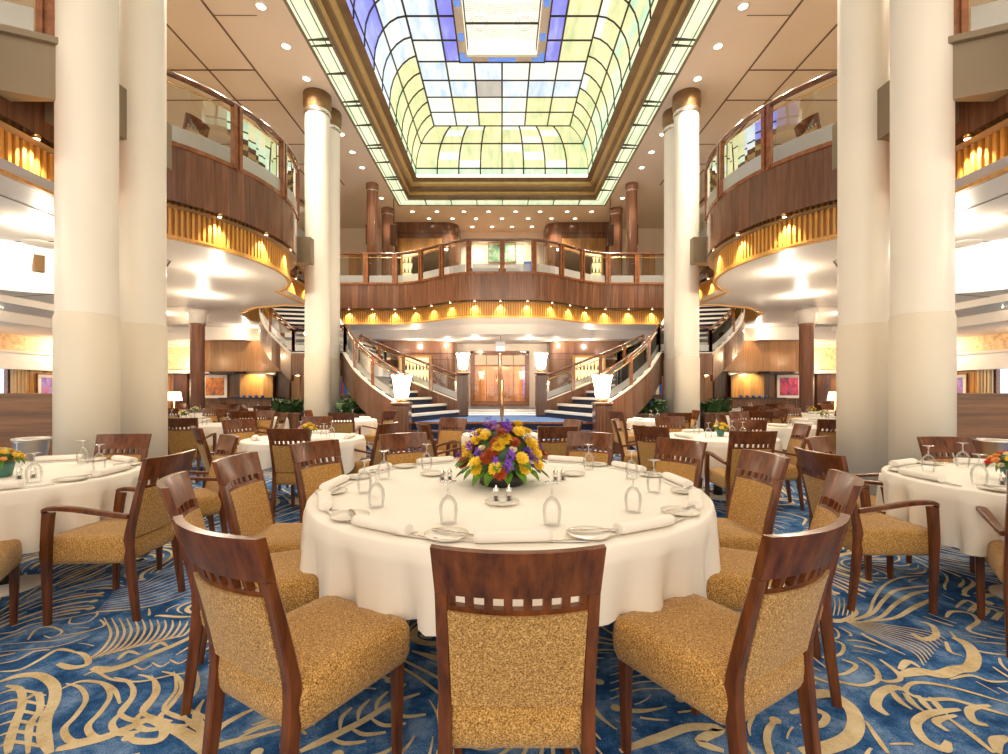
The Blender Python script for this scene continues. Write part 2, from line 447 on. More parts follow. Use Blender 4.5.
# ------------------------------------------------------------------ upper ceiling with the skylight opening
SX, SY0, SY1 = 3.7, 4.4, 16.7
mb = MB()
for x0, x1, y0, y1 in ((-XW, -SX, -3, 20), (SX, XW, -3, 20), (-SX, SX, -3, SY0), (-SX, SX, SY1, 20)):
    mb.add([(x0, y0, ZC), (x0, y1, ZC), (x1, y1, ZC), (x1, y0, ZC)], [(0, 1, 2, 3)], 0)
    mb.add([(x0, y0, ZC + .3), (x0, y1, ZC + .3), (x1, y1, ZC + .3), (x1, y0, ZC + .3)], [(3, 2, 1, 0)], 0)
z = ZC - .004
for s in (-1, 1):
    for x in (5.07, 6.03): gline(mb, (s * x, 2), (s * x, 15), z, .045, 1)
    for y in (6.2, 7.4, 9.6, 10.6): gline(mb, (s * 5.07, y), (s * 9.5, y), z, .045, 1)
    for y in (12.5, 13.6): gline(mb, (s * 5.07, y), (s * 9.5, y), z, .045, 1)
    gline(mb, (s * 4.3, 8.2), (s * 5.07, 8.2), z, .02, 1)
struct(mb.build('ceiling_upper', ['ceiling_paint', 'groove']))

# ------------------------------------------------------------------ skylight
sk = empty('skylight', (0, 0, ZC), 0, 'backlit coloured glass skylight in bronze frame over the atrium', 'skylight')
def rect_ring(mb, prof, mi=0):
    """profile of (inset, z) swept round the opening"""
    R = []
    for ins, zz in prof:
        x, y0, y1 = SX - ins, SY0 + ins, SY1 - ins
        R.append([(-x, y0, zz), (x, y0, zz), (x, y1, zz), (-x, y1, zz)])
    mb.rings(R, False, False, mi, False)
prof = [(.44, .10), (.42, .04), (.47, .12), (.47, .20), (.52, .24), (.50, .30), (.58, .36), (.58, .45), (.65, .50), (.65, .58), (.72, .62), (.80, .66)]
mb = MB(); rect_ring(mb, prof[:4]); rect_ring(mb, prof[3:6], 1); rect_ring(mb, prof[5:8]); rect_ring(mb, prof[7:10], 1); rect_ring(mb, prof[9:])
mb.build('frame', ['bronze_frame', 'bronze_light'], sk)
# light strips round the frame
mb = MB(); rect_ring(mb, [(.03, .03), (.44, .07)], 0)
mb.build('light_strip', 'glass_strip', sk)
mb = MB(); rect_ring(mb, [(0, 0), (.03, -.012), (.05, .02)], 0); rect_ring(mb, [(.33, .045), (.35, .045)], 1); rect_ring(mb, [(.10, .028), (.12, .028)], 1)
yy = SY0 + .6; k = 0
while yy < SY1 - .4:
    for s in (-1, 1):
        x0, x1 = sorted((s * (SX - .44), s * (SX - .04)))
        mb.box(x0, x1, yy, yy + .025, .015, .062, 1)
        if k % 2 == 0: mb.box(x0, x1, yy + .16, yy + .18, .015, .062, 1)
    yy += .95; k += 1
for i in range(7):
    x = -2.7 + .9 * i; mb.box(x, x + .03, SY1 - .44, SY1 - .04, .015, .062, 1)
mb.build('strip_trim', ['beam_paint', 'came'], sk)
# dome glass: panes as faces with materials, leading as bars
PW = .725; NXF = 3; BZ, FZ = .66, 1.88
XB, XF = 2.9, 2.175
Y1B, Y1F, Y0B, Y0F = 15.68, 14.95, 5.44, 6.17
def cove(t):      # t 0..3 from base to flat: (inset 0..1, z)
    if t <= 1: return (0.0, BZ + .20 * t)
    a = (t - 1) / 2 * pi / 2
    return (1 - cos(a), BZ + .20 + (FZ - BZ - .20) * sin(a))
gm = ['glass_yellow', 'glass_green', 'glass_white', 'glass_pale_blue', 'glass_blue', 'glass_grey']
NY = 12
mb = MB(); le = MB()
def bar(p, q, r=.025): le.tube([p, q], r, 5)
rnd = random.Random(3)
def ring_pt(side, u, t):
    """side: 0 far,1 near,2 left,3 right ; u along 0..1 at the base; t up the cove"""
    ins, zz = cove(t)
    x = XB - (XB - XF) * ins; y1 = Y1B - .73 * ins; y0 = Y0B + .73 * ins
    if side == 0: return (-x + 2 * x * u, y1, zz)
    if side == 1: return (-x + 2 * x * u, y0, zz)
    if side == 2: return (-x, y0 + (y1 - y0) * u, zz)
    return (x, y0 + (y1 - y0) * u, zz)
TS = [0, 1, 1.34, 1.67, 2, 2.33, 2.67, 3]
for side, nseg in ((0, 8), (1, 8), (2, 14), (3, 14)):
    for j in range(nseg):
        u0, u1 = j / nseg, (j + 1) / nseg; um = (u0 + u1) / 2
        for t0, t1 in zip(TS, TS[1:]):
            P = [ring_pt(side, u0, t0), ring_pt(side, u1, t0), ring_pt(side, u1, t1), ring_pt(side, u0, t1)]
            if side in (0, 1): mi = 1 if t0 == 0 else (0 if rnd.random() < .8 else 2)
            elif side == 3: mi = (1 if t0 < 2 and rnd.random() < .6 else 0) if t0 < 2.4 else (2 if rnd.random() < .5 else 0)
            else:
                blue = um < .62
                mi = (4 if t0 < 2 and um < .48 else (3 if t0 < 2 else (3 if rnd.random() < .5 else 2))) if blue else (1 if t0 < 1 else 0)
            mb.add(P, [(0, 1, 2, 3)], mi)
        for t0, t1 in zip(TS, TS[1:]): bar(ring_pt(side, u0, t0), ring_pt(side, u0, t1))
        bar(ring_pt(side, u1, 0), ring_pt(side, u1, 1))
    for t in (1, 2, 3):
        bar(ring_pt(side, 0, t), ring_pt(side, 1, t))
for sx in (-1, 1):
    for sd in (0, 1):
        for t0, t1 in zip(TS, TS[1:]): bar(ring_pt(sd, .5 + .5 * sx, t0), ring_pt(sd, .5 + .5 * sx, t1), .018)
LX, LY0, LY1 = 1.1, 9.14, 11.98       # lantern opening in the flat
ys = [Y0F + (Y1F - Y0F) * j / NY for j in range(NY + 1)]
for i in range(-3, 3):
    for j in range(NY):
        x0, x1 = i * PW, (i + 1) * PW; y0, y1 = ys[j], ys[j + 1]
        if y0 > 9.0 and y1 < 12.1 and x0 > -1.5 and x1 < 1.5:
            if i == -2: x1 = -LX
            elif i == 1: x0 = LX
            else: continue
            mi = 4
        else:
            mi = 2
            if j >= NY - 2: mi = 0 if rnd.random() < .6 else 2
            elif rnd.random() < .45: mi = 3
            if i == 2 and rnd.random() < .5: mi = 0
            if i == -1 and j == NY - 3: mi = 5
            if 8 <= j <= 9 and i in (-3, 2) and rnd.random() < .3: mi = 3
        mb.add([(x0, y0, FZ), (x0, y1, FZ), (x1, y1, FZ), (x1, y0, FZ)], [(0, 3, 2, 1)], mi)
for i in range(-3, 4):
    if abs(i) <= 1:
        bar((i * PW, ys[0], FZ), (i * PW, 9.1, FZ)); bar((i * PW, 12.02, FZ), (i * PW, ys[-1], FZ))
    else: bar((i * PW, ys[0], FZ), (i * PW, ys[-1], FZ))
for j, y in enumerate(ys):
    if 9.05 < y < 12.0: bar((-XF, y, FZ), (-LX, y, FZ)); bar((LX, y, FZ), (XF, y, FZ))
    else: bar((-XF, y, FZ), (XF, y, FZ))
mb.build('glass_panes', gm, sk); le.build('leading', 'came', sk)
# lantern in the middle of the skylight
ln = MB()
for x0, x1, y0, y1 in ((-LX, -.88, LY0, LY1), (.88, LX, LY0, LY1), (-.88, .88, LY0, LY0 + .2), (-.88, .88, LY1 - .2, LY1)):
    ln.box(x0, x1, y0, y1, FZ - .06, FZ + .1, 0)
for x in (-LX, LX - .03): ln.box(x, x + .03, LY0, LY1, FZ - .08, FZ - .05, 1)
for y in (LY0, LY1 - .03): ln.box(-LX, LX, y, y + .03, FZ - .08, FZ - .05, 1)
for x, y, a, b in ((-1.06, LY1 - .36, .3, .3), (.76, LY1 - .36, .3, .3), (-.35, LY1 - .17, .7, .12), (-1.04, 11.0, .13, .22), (.91, 11.0, .13, .22), (-1.04, 10.0, .13, .22), (.91, 10.0, .13, .22)):
    if a == b == .3:
        ln.box(x, x + .3, LY1 - .17, LY1 - .05, FZ - .075, FZ - .06, 2)
        xx = x if x < 0 else x + .17
        ln.box(xx, xx + .13, LY1 - .34, LY1 - .05, FZ - .078, FZ - .06, 2)
    else: ln.box(x, x + a, y, y + b, FZ - .075, FZ - .06, 2)
lo = ln.build('lantern', ['wall_paint', 'came', 'lantern_blue'], sk)
g = MB(); g.add([(-.88, LY0 + .2, FZ + .25), (.88, LY0 + .2, FZ + .25), (.88, LY1 - .2, FZ + .25), (-.88, LY1 - .2, FZ + .25)], [(3, 2, 1, 0)])
g.strip([(-.88, LY0 + .2), (.88, LY0 + .2), (.88, LY1 - .2), (-.88, LY1 - .2), (-.88, LY0 + .2)], FZ, FZ + .25, 0)
g.build('lantern_pane', 'lantern_glass', lo)
g = MB()
for y in (10.08, 11.06): g.box(-.88, .88, y - .02, y + .02, FZ + .21, FZ + .24)
for x in (-.87, .85): g.box(x, x + .02, LY0 + .2, LY1 - .2, FZ + .1, FZ + .24)
for sx in (-1, 1):
    for yc in (11.06, 10.08):
        for rr in (.16, .22):
            pts = [(sx * .55 + rr * cos(a), yc + .02 + rr * sin(a), FZ + .235) for a in [2 * pi * k / 20 for k in range(21)]]
            g.tube(pts, .004, 4)
for k in range(5):
    y = 11.3 + .06 * k; g.tube([(x, y - .05 * cos(x * 4), FZ + .235) for x in [-.86 + 1.72 * i / 12 for i in range(13)]], .003, 4)
    y = 10.75 - .06 * k; g.tube([(x, y + .05 * cos(x * 4), FZ + .235) for x in [-.86 + 1.72 * i / 12 for i in range(13)]], .003, 4)
g.build('lantern_leading', 'came', lo)

# ------------------------------------------------------------------ columns
def column(name, x, y, r, mats, label):
    mb = MB()
    mb.lathe([(r + .012, 0), (r + .012, 2.02), (r + .002, 2.04), (r, 2.06)], 40, (x, y, 0), 1, True, False)
    mb.lathe([(r, 2.06), (r, 7.42)], 40, (x, y, 0), 0, False, False)
    mb.lathe([(r, 7.42), (r + .025, 7.45), (r + .025, 7.50), (r + .01, 7.53)], 40, (x, y, 0), 3, False, False)
    mb.lathe([(r + .01, 7.53), (r + .02, 7.58), (r + .035, 7.66), (r + .035, ZC)], 40, (x, y, 0), 2, False, True)
    struct(mb.build(name, mats), label)
CP = ['column_paint', 'column_sleeve', 'gold_cap', 'silver']
for s, sd in ((-1, 'left'), (1, 'right')):
    for y, wh in ((4.6, 'front column of the near pair'), (5.34, 'rear column of the near pair'), (10.45, 'front column of the far pair'), (11.1, 'rear column of the far pair')):
        column('column', s * (4.13 if y > 5 or s > 0 else 4.08), y, .240 if y < 6 else .265, CP, f'tall cream painted {wh} on the {sd} side of the atrium')
# brown upper columns
for s, sd in ((-1, 'left'), (1, 'right')):
    for y, wh in ((14.95, 'front'), (17.0, 'rear')):
        mb = MB()
        c = (s * 4.15, y, 0)
        q = .175 if y < 16 else .225
        mb.lathe([(q, ZD), (q, 7.72), (q + .02, 7.74), (q + .02, 7.9)], 28, c, 0, True, True)
        mb.lathe([(q + .003, 7.66), (q + .012, 7.68), (q + .003, 7.70)], 28, c, 1)
        struct(mb.build('column', ['copper_wood', 'silver']), f'polished brown {wh} column on the upper deck, {sd} side')
for s, sd in ((-1, 'left'), (1, 'right')):
    x = s * 8.02; y = 12.3; mb = MB()
    mb.lathe([(.17, 0), (.17, 3.0), (.19, 3.02), (.19, 3.06)], 28, (x, y, 0), 0)
    mb.lathe([(.19, 3.06), (.21, 3.08), (.23, 3.30), (.27, ZS)], 28, (x, y, 0), 1)
    struct(mb.build('column', ['copper_wood', 'soffit_paint']), f'slim brown column among the far tables, {sd} side')

# ------------------------------------------------------------------ deck edge: beam, fascia, slats, balustrades
def mir(path, s): return path if s < 0 else [(-x, y) for x, y in path]
def fascia(name, path, s, lab):
    p = mir(path, s); t = -.05 if s < 0 else .05     # thickness outwards handled by sign
    mb = MB(); mb.strip(p, 3.88, 4.66, 0, .12 if s < 0 else -.12)
    mb.strip(offset_path(p, -.02 if s < 0 else .02), 4.62, 4.68, 1, .05 if s < 0 else -.05)
    return struct(mb.build(name, ['walnut', 'rail_wood']), lab)
def slats(path, s, inset=.16, z0=ZS, z1=3.9, pitch=.07):
    p = mir(path, s); q = offset_path(p, inset if s < 0 else -inset)
    mb = MB(); mb.strip(q, z0, z1, 1)
    mb.strip(offset_path(q, -.05 if s < 0 else .05), z0 - .03, z0 + .03, 0, .06 if s < 0 else -.06)
    ps = resample(q, pitch)
    for i in range(len(ps) - 1):
        a, b = ps[i], ps[i + 1]; dx, dy = b[0] - a[0], b[1] - a[1]; L = hypot(dx, dy)
        sg = 1 if s < 0 else -1
        cx, cy = a[0] + sg * dy / L * .018, a[1] - sg * dx / L * .018
        mb.rbox((cx, cy, (z0 + z1) / 2), (.032, .036, z1 - z0), atan2(dy, dx), 0)
    struct(mb.build('trim_slats', ['slat_wood', 'slat_back']))
    return q
def balustrade(path, s, npost, label, ends=True, double=()):
    p = mir(path, s)
    root = empty('balustrade', (0, 0, 0), 0, label, 'balustrade', 'glass balustrades round the upper deck')
    P = resample(p, .05); n = len(P)
    zt = ZD + .98
    hr = MB(); hr.tube([(x, y, zt) for x, y in P[::3] + [P[-1]]], .042, 8); hr.build('handrail', 'dark_rail', root)
    hr = MB(); hr.tube([(x, y, zt - .12) for x, y in P[::3] + [P[-1]]], .014, 6); hr.build('brass_rail', 'brass', root)
    idx = [round(k * (n - 1) / (npost)) for k in range(npost + 1)]
    for k, i in enumerate(idx):
        a = P[max(0, i - 1)]; b = P[min(n - 1, i + 1)]; ang = atan2(b[1] - a[1], b[0] - a[0])
        c = P[i]; pm = MB()
        for o in (-.045, .045):
            pm.rbox((c[0] + cos(ang) * o, c[1] + sin(ang) * o, ZD + .5), (.05, .09, .94), ang, 0)
        pm.rbox((c[0], c[1], ZD + .5), (.05, .03, .98), ang, 0)
        pm.build('post', 'rail_wood', root)
        if k < len(idx) - 1:
            seg = P[i + 2: idx[k + 1] - 1]
            if len(seg) > 2:
                gm_ = MB(); gm_.strip(seg, ZD + .06, ZD + .30, 1, .012); gm_.strip(seg, ZD + .30, zt - .14, 0, .012)
                gm_.build('glass_panel', ['balcony_glass', 'frosted_band'], root)
    return root
def wall_washers(q, s, step, label, z=3.86, e=9, off=.16, start=0):
    ps = resample(q, step)
    for k, (a, b) in enumerate(zip(ps, ps[1:] + [ps[-1]])):
        if a == b: a = ps[-2]; b = ps[-1]; base = ps[-1]
        else: base = a
        dx, dy = b[0] - a[0], b[1] - a[1]; L = hypot(dx, dy) or 1; sg = 1 if s < 0 else -1
        x, y = base[0] + sg * dy / L * .125, base[1] - sg * dx / L * .125
        SPOT.put((x, y, z + .015), 0, label, 'ceiling light', 'small spotlights along the slatted balcony edge')
        lamp('SPOT', (x, y, z - .05), e * 8, (1, .76, .46), .012, (base[0] + (x - base[0]) * .3, base[1] + (y - base[1]) * .3, ZS - .1), 90, .8)
sp = empty('wall_washer_spotlight')
m_ = MB(); m_.lathe([(.035, -.03), (.04, 0), (.04, .02)], 12, (0, 0, 0)); m_.build('housing', 'brass', sp)
m_ = MB(); m_.lathe([(.026, -.034), (.026, -.030)], 10, (0, 0, 0)); m_.build('bulb', 'downlight_lens', sp)
SPOT = Proto(sp)

near_edge = [(XE, 3.9), (XE, 6.2)] ; mid_edge = [(XE, 9.9), (XE, 11.45)]
for s, sd in ((-1, 'left'), (1, 'right')):
    fascia('trim_fascia', near_edge, s, None); fascia('trim_fascia', ARC, s, None); fascia('trim_fascia', mid_edge, s, None)
    q0 = slats([(XE, 3.2), (XE, 6.2)], s); q1 = slats(ARC, s); q2 = slats(mid_edge, s)
    wall_washers(q0, s, .75, f'small brass spotlight over the straight {sd} slats by the near columns', e=8)
    q1r = resample(q1, .05)[14:]
    wall_washers(q1r, s, .80, f'small brass spotlight over the curved slats of the {sd} balcony', e=8)
    wall_washers(q2, s, .7, f'small brass spotlight over the {sd} slats by the far columns', e=7)
    fascia('trim_fascia', WELL[:-1], s, None); slats(WELL[:-1], s, .03)
    # beams
    mb = MB(); x0, x1 = sorted((s * 4.65, s * 4.1))
    P = [(-4.10, 4.42), (-4.24, 4.38), (-4.60, 4.23), (-7.0, 3.2), (-7.0, 4.42)]
    P = mir(P, s)[::1 if s > 0 else -1]
    mb.strip(P + P[:1], 4.05, 4.6); mb.poly(P, 4.6, 0, True); mb.poly(P, 4.05, 0, False)
    Q = [(-4.04, 4.44), (-4.22, 4.33), (-4.60, 4.17), (-7.0, 3.14), (-7.0, 4.44)]; Q = mir(Q, s)[::1 if s > 0 else -1]
    mb.strip(Q + Q[:1], 4.56, 4.62); mb.poly(Q, 4.62, 0, True); mb.poly(Q, 4.56, 0, False)
    mb.box(x0, x1, 4.75, 5.2, 4.05, 4.6); mb.box(x0, x1, 5.5, 5.8, 4.05, 4.6)
    mb.box(x0, x1, 10.0, 10.3, 4.05, 4.6); mb.box(x0, x1, 10.6, 11.0, 4.05, 4.6)
    struct(mb.build('beam_upper_deck', 'beam_paint'))
    balustrade([(-6.6, 3.44), (-4.27, 4.43)], s, 2, f'straight glass balustrade above the near column pair, {sd} side')
    balustrade(ARC, s, 4, f'curved glass balustrade of the bulging {sd} balcony')
    balustrade([(-4.5, 9.95), (-4.5, 11.3)], s, 1, f'short glass balustrade behind the far column pair, {sd} side')
    balustrade(WELL[:-1], s, 4, f'glass balustrade round the {sd} stairwell')
fp = FARC + [(-x, y) for x, y in FARC[::-1]][1:]
mb = MB(); mb.strip(fp, 3.88, 4.66, 0, .12); mb.strip(offset_path(fp, -.02), 4.62, 4.68, 1, .05); struct(mb.build('trim_fascia', ['walnut', 'rail_wood']))
qf = slats(fp, -1)
wall_washers(resample(qf, .05)[8:], -1, .735, 'small brass spotlight over the slats of the far balcony', e=6)
balustrade(fp, -1, 12, 'wavy glass balustrade of the far balcony above the doors')
# ------------------------------------------------------------------ floor with woven pattern
def floor_build():
    mb = MB(); mb.add([(-XW, -3, 0), (XW, -3, 0), (XW, 17.6, 0), (-XW, 17.6, 0)], [(0, 1, 2, 3)], 0)
    cell = .02; occ = {}
    def key(x, y): return (int(x / cell + 1000), int(y / cell + 1000))
    def mark(pts, w, sid):
        for (x, y), ww in zip(pts, w):
            r = int((ww / 2) / cell) + 0
            i, j = key(x, y)
            for a in range(-r, r + 1):
                for b in range(-r, r + 1): occ[(i + a, j + b)] = sid
    def stroke(pts, w, z=.002):
        zc[0] += 1; z = .002 + .000012 * (zc[0] % 230)
        n = len(pts)
        if n < 3: return
        vs, fs = [], []
        for i, (x, y) in enumerate(pts):
            a = pts[max(0, i - 1)]; b = pts[min(n - 1, i + 1)]; dx, dy = b[0] - a[0], b[1] - a[1]; L = hypot(dx, dy) or 1
            h = w[i] / 2; vs += [(x - dy / L * h, y + dx / L * h, z), (x + dy / L * h, y - dx / L * h, z)]
        fs = [(2 * i, 2 * i + 1, 2 * i + 3, 2 * i + 2) for i in range(n - 1)]
        mb.add(vs, fs, 1)
    def blob(x, y, r, z=.0022):
        zc[0] += 1; z = .002 + .000012 * (zc[0] % 230)
        n = 10; mb.add([(x + r * cos(2 * pi * k / n), y + r * sin(2 * pi * k / n), z) for k in range(n)], [list(range(n))], 1)
    sid = [0]; zc = [0]
    def hand(pxs, w0, w1=None, ends=0, k=5):
        """a stroke seen in the photograph, given by its points there"""
        pts = catmull([floor_pt(*p) for p in pxs], k); n = len(pts); w1 = w0 if w1 is None else w1; w0 *= .82; w1 *= .82; ends *= .7
        w = [(w0 + (w1 - w0) * i / (n - 1)) * (.35 + .65 * min(1, min(i + 1, n - i) / 5)) for i in range(n)]
        sid[0] += 1; stroke(pts, w); mark(resample(pts, .015), [max(w0, w1) + .012] * 9999, sid[0])
        if ends: blob(*pts[-1], ends)
    # --- lower left field
    for k in range(13):      # comb of curved lines above the curl
        x0 = 108 + k * 6.8 ; hand([(x0 - 4 + k * .8, 618 + .3 * k), (x0 + 3, 634 - k * .7), (x0 - 6, 650 - k * 1.2), (x0 - 22, 661 - k * 1.9)], .012, .022)
    hand([(58, 664), (72, 668), (88, 664), (84, 655), (72, 652)], .05, .02)
    hand([(92, 668), (108, 670), (130, 664), (150, 655), (175, 645), (196, 634), (205, 622)], .07, .03)
    hand([(118, 660), (128, 652), (140, 655)], .04, .02)
    hand([(150, 650), (160, 643), (168, 647)], .04, .02)
    hand([(0, 672), (20, 670), (40, 660), (58, 650), (74, 652)], .02, .03)
    hand([(0, 664), (18, 660), (34, 652), (50, 650)], .015, .02)
    hand([(0, 652), (25, 650), (60, 646), (90, 636)], .008, .014)
    hand([(0, 645), (25, 643), (60, 640), (92, 630)], .008, .012)
    hand([(28, 640), (36, 630), (50, 627), (62, 632), (52, 638), (44, 636)], .018, .012)
    hand([(0, 634), (14, 632), (28, 626), (46, 622), (70, 618), (97, 613), (88, 622), (70, 624), (72, 617)], .018, .012)
    hand([(60, 636), (85, 632), (104, 626), (100, 620)], .014, .02)
    hand([(0, 682), (20, 676), (40, 676), (54, 686), (54, 702), (46, 718), (44, 735), (50, 754)], .045, .055)
    hand([(6, 686), (20, 690), (22, 705), (16, 722), (10, 740), (8, 754)], .03, .04)
    for k in range(6):
        y = 692 + 10.5 * k; hand([(0, y + 2), (14, y - 2), (30, y), (46, y + 4)], .022, .016)
    hand([(26, 700), (38, 694), (40, 710), (30, 726), (28, 754)], .03, .03)
    for k in range(5):       # S-curves in the middle
        x = 66 + 24 * k; hand([(x, 684 - 3 * k), (x + 14, 688 - 3 * k), (x + 20, 700 - 3 * k), (x + 10, 716 - 3 * k), (x - 2, 730 - 3 * k), (x + 6, 742 - 4 * k), (x + 26, 738 - 3 * k)], .018, .034)
    for k in range(4):
        x = 122 + 22 * k; hand([(x + 8, 680 - 4 * k), (x + 10, 696 - 3 * k), (x - 2, 712 - 2 * k), (x + 8, 720 - 2 * k), (x + 28, 722)], .014, .03)
    hand([(56, 750), (80, 744), (104, 738), (130, 728), (150, 720), (164, 728), (160, 740), (140, 742), (128, 738)], .06, .035, .03)
    hand([(164, 726), (180, 732), (196, 742), (206, 754)], .05, .07)
    hand([(206, 750), (202, 730), (196, 715), (204, 700)], .06, .02)
    hand([(206, 744), (220, 728), (240, 716), (258, 708)], .05, .02)
    hand([(208, 752), (226, 744), (250, 738), (280, 730)], .05, .02)
    hand([(200, 732), (188, 722), (182, 712)], .03, .012); hand([(216, 734), (216, 720), (224, 708)], .03, .012)
    hand([(60, 690), (80, 682), (100, 683), (114, 690), (120, 704)], .02, .024)
    hand([(84, 676), (96, 672), (112, 680), (140, 682), (170, 676), (196, 672)], .018, .014)
    for k in range(4): hand([(134 + 18 * k, 666 - 3 * k), (143 + 18 * k, 670 - 3 * k), (152 + 18 * k, 665 - 3 * k)], .014, .014)
    for k in range(10):      # long sweep lines behind the armchair
        hand([(96 + 2 * k, 612 - 2.2 * k), (125 + 2 * k, 610 - 2.9 * k), (160, 604 - 3.2 * k), (200, 590 - 3.4 * k)], .03 if k == 0 else .010, .008)
    # --- under the front left seat
    for k in range(6): hand([(236 + 8 * k, 740 - 7 * k), (262 + 10 * k, 728 - 6 * k), (290 + 10 * k, 724 - 8 * k), (306 + 8 * k, 735 - 9 * k)], .02, .024)
    hand([(300, 752), (330, 738), (362, 722), (392, 704), (420, 694)], .05, .03)
    for k in range(4): hand([(330 + 20 * k, 738 - 10 * k), (344 + 20 * k, 744 - 9 * k), (366 + 20 * k, 742 - 9 * k)], .02, .03)
    for k in range(4): hand([(340 + 18 * k, 730 - 9 * k), (342 + 18 * k, 718 - 8 * k), (352 + 18 * k, 708 - 8 * k)], .02, .026)
    # --- lower right field: fan of fine lines and scalloped cloud
    for k in range(10):
        t = k / 9; hand([(846, 621 + t), (870 + 8 * (1 - t), 624 + 10 * t), (912 + 16 * (1 - t), 632 + 20 * t), (924 + 22 * (1 - t) , 640 + 26 * t)], .007, .012)
    hand([(822, 619), (850, 620), (868, 614), (874, 600), (884, 586), (900, 578), (922, 576)], .02, .02)
    hand([(850, 622), (872, 614), (884, 600), (898, 590), (930, 586)], .02, .035)
    hand([(858, 623), (880, 618), (896, 604), (914, 594), (936, 590)], .02, .04)
    hand([(870, 622), (896, 618), (914, 608), (936, 598)], .02, .045)
    hand([(822, 618), (838, 622), (856, 614), (852, 606)], .05, .02)
    for k in range(7): hand([(824 + 4.6 * k, 616), (826 + 4.6 * k, 606), (824 + 5 * k, 598)], .012, .006)
    hand([(900, 676), (920, 672), (940, 675), (956, 670), (970, 668), (974, 656), (966, 644), (952, 638)], .075, .06)
    hand([(900, 670), (908, 662), (920, 668)], .05, .03); hand([(912, 634), (924, 640), (936, 636), (932, 626), (920, 622)], .05, .03)
    hand([(946, 642), (950, 652), (962, 656)], .03, .02)
    hand([(858, 658), (874, 668), (878, 680), (862, 686), (838, 682), (826, 676)], .03, .02)
    hand([(880, 660), (896, 672), (900, 680), (886, 682), (874, 676)], .03, .02)
    hand([(842, 660), (856, 666), (846, 674), (830, 676)], .03, .015)
    hand([(822, 658), (840, 655), (843, 645), (830, 640)], .02, .02); hand([(822, 642), (838, 638), (836, 630), (824, 626)], .014, .01)
    hand([(908, 692), (894, 688), (880, 694), (876, 706), (888, 716)], .045, .05)
    for k in range(4): hand([(892 + 13 * k, 692 + 2 * k), (900 + 13 * k, 702 + 2 * k), (912 + 12 * k, 710 + 2 * k)], .045, .02)
    hand([(1008, 716), (980, 708), (950, 700), (925, 700), (906, 692), (912, 684), (930, 684), (960, 690), (1008, 704)], .03, .02)
    hand([(990, 706), (970, 710), (974, 722), (988, 726)], .035, .04)
    hand([(960, 710), (930, 714), (916, 724), (924, 740), (944, 750), (948, 742)], .04, .045)
    hand([(956, 716), (936, 722), (948, 732)], .035, .035); hand([(950, 720), (972, 736), (994, 754)], .03, .03)
    hand([(1008, 738), (996, 742), (998, 754)], .05, .05)
    hand([(866, 722), (878, 740), (888, 754)], .02, .03)
    hand([(950, 680), (970, 676), (990, 682), (1008, 682)], .02, .02)
    hand([(946, 618), (952, 612), (970, 614), (978, 622), (968, 630), (984, 636), (1008, 640)], .03, .024)
    hand([(950, 632), (962, 644), (980, 652), (1008, 656)], .024, .02)
    for k in range(4): hand([(956 + 12 * k, 608 + 4 * k), (966 + 12 * k, 601 + 4 * k), (976 + 12 * k, 606 + 4 * k), (972 + 12 * k, 613 + 4 * k)], .03, .02)
    hand([(800, 700), (826, 694), (848, 706), (856, 722), (850, 738), (828, 748), (800, 752)], .07, .07)
    hand([(790, 714), (810, 710), (826, 716), (820, 726), (800, 726)], .04, .03)
    hand([(640, 670), (668, 666), (700, 676), (716, 690), (704, 704), (680, 700)], .03, .03, .03)
    for k in range(6): hand([(610, 700 - 8 * k), (640, 690 - 7 * k), (675, 690 - 8 * k)], .012, .012)
    hand([(620, 752), (660, 738), (690, 728), (720, 730), (700, 742), (724, 752)], .05, .05)
    # --- the rest: evenly spaced flowing lines with curled tips
    vort = []
    rr = random.Random(7)
    for i in range(150):
        vort.append((rr.uniform(-7.5, 7.5), rr.uniform(.6, 10.5), rr.choice((-1, 1)), rr.uniform(.25, .6)))
    def field(x, y):
        n1 = noise.noise(Vector((x * .55, y * .55, 3.1))); a = n1 * 5.5 + .6 * sin(x * 1.3) + .4
        vx, vy = cos(a), sin(a)
        for cx_, cy_, sg, r in vort:
            dx, dy = x - cx_, y - cy_; d2 = dx * dx + dy * dy
            if d2 < 4 * r * r:
                d = sqrt(d2) + 1e-6; wgt = 2.6 * math.exp(-d2 / (r * r) * 1.4)
                vx += wgt * (-dy / d * sg + -.35 * dx / d); vy += wgt * (dx / d * sg + -.35 * dy / d)
        L = hypot(vx, vy) or 1
        return vx / L, vy / L
    occ2 = {}
    step = .022
    def free(x, y, me, rad):
        i, j = key(x, y)
        for a in range(-rad, rad + 1):
            for b in range(-rad, rad + 1):
                v = occ.get((i + a, j + b))
                if v is not None and v != me: return False
        return True
    seeds = [(rr.uniform(-5, 5), rr.uniform(.7, 4.2)) for _ in range(9000)] + [(rr.uniform(-7, 7), rr.uniform(.7, 10.0)) for _ in range(7000)]
    nmain = len(seeds); seeds += [(rr.uniform(-4.5, 4.5), rr.uniform(1.0, 4.2)) for _ in range(30000)]
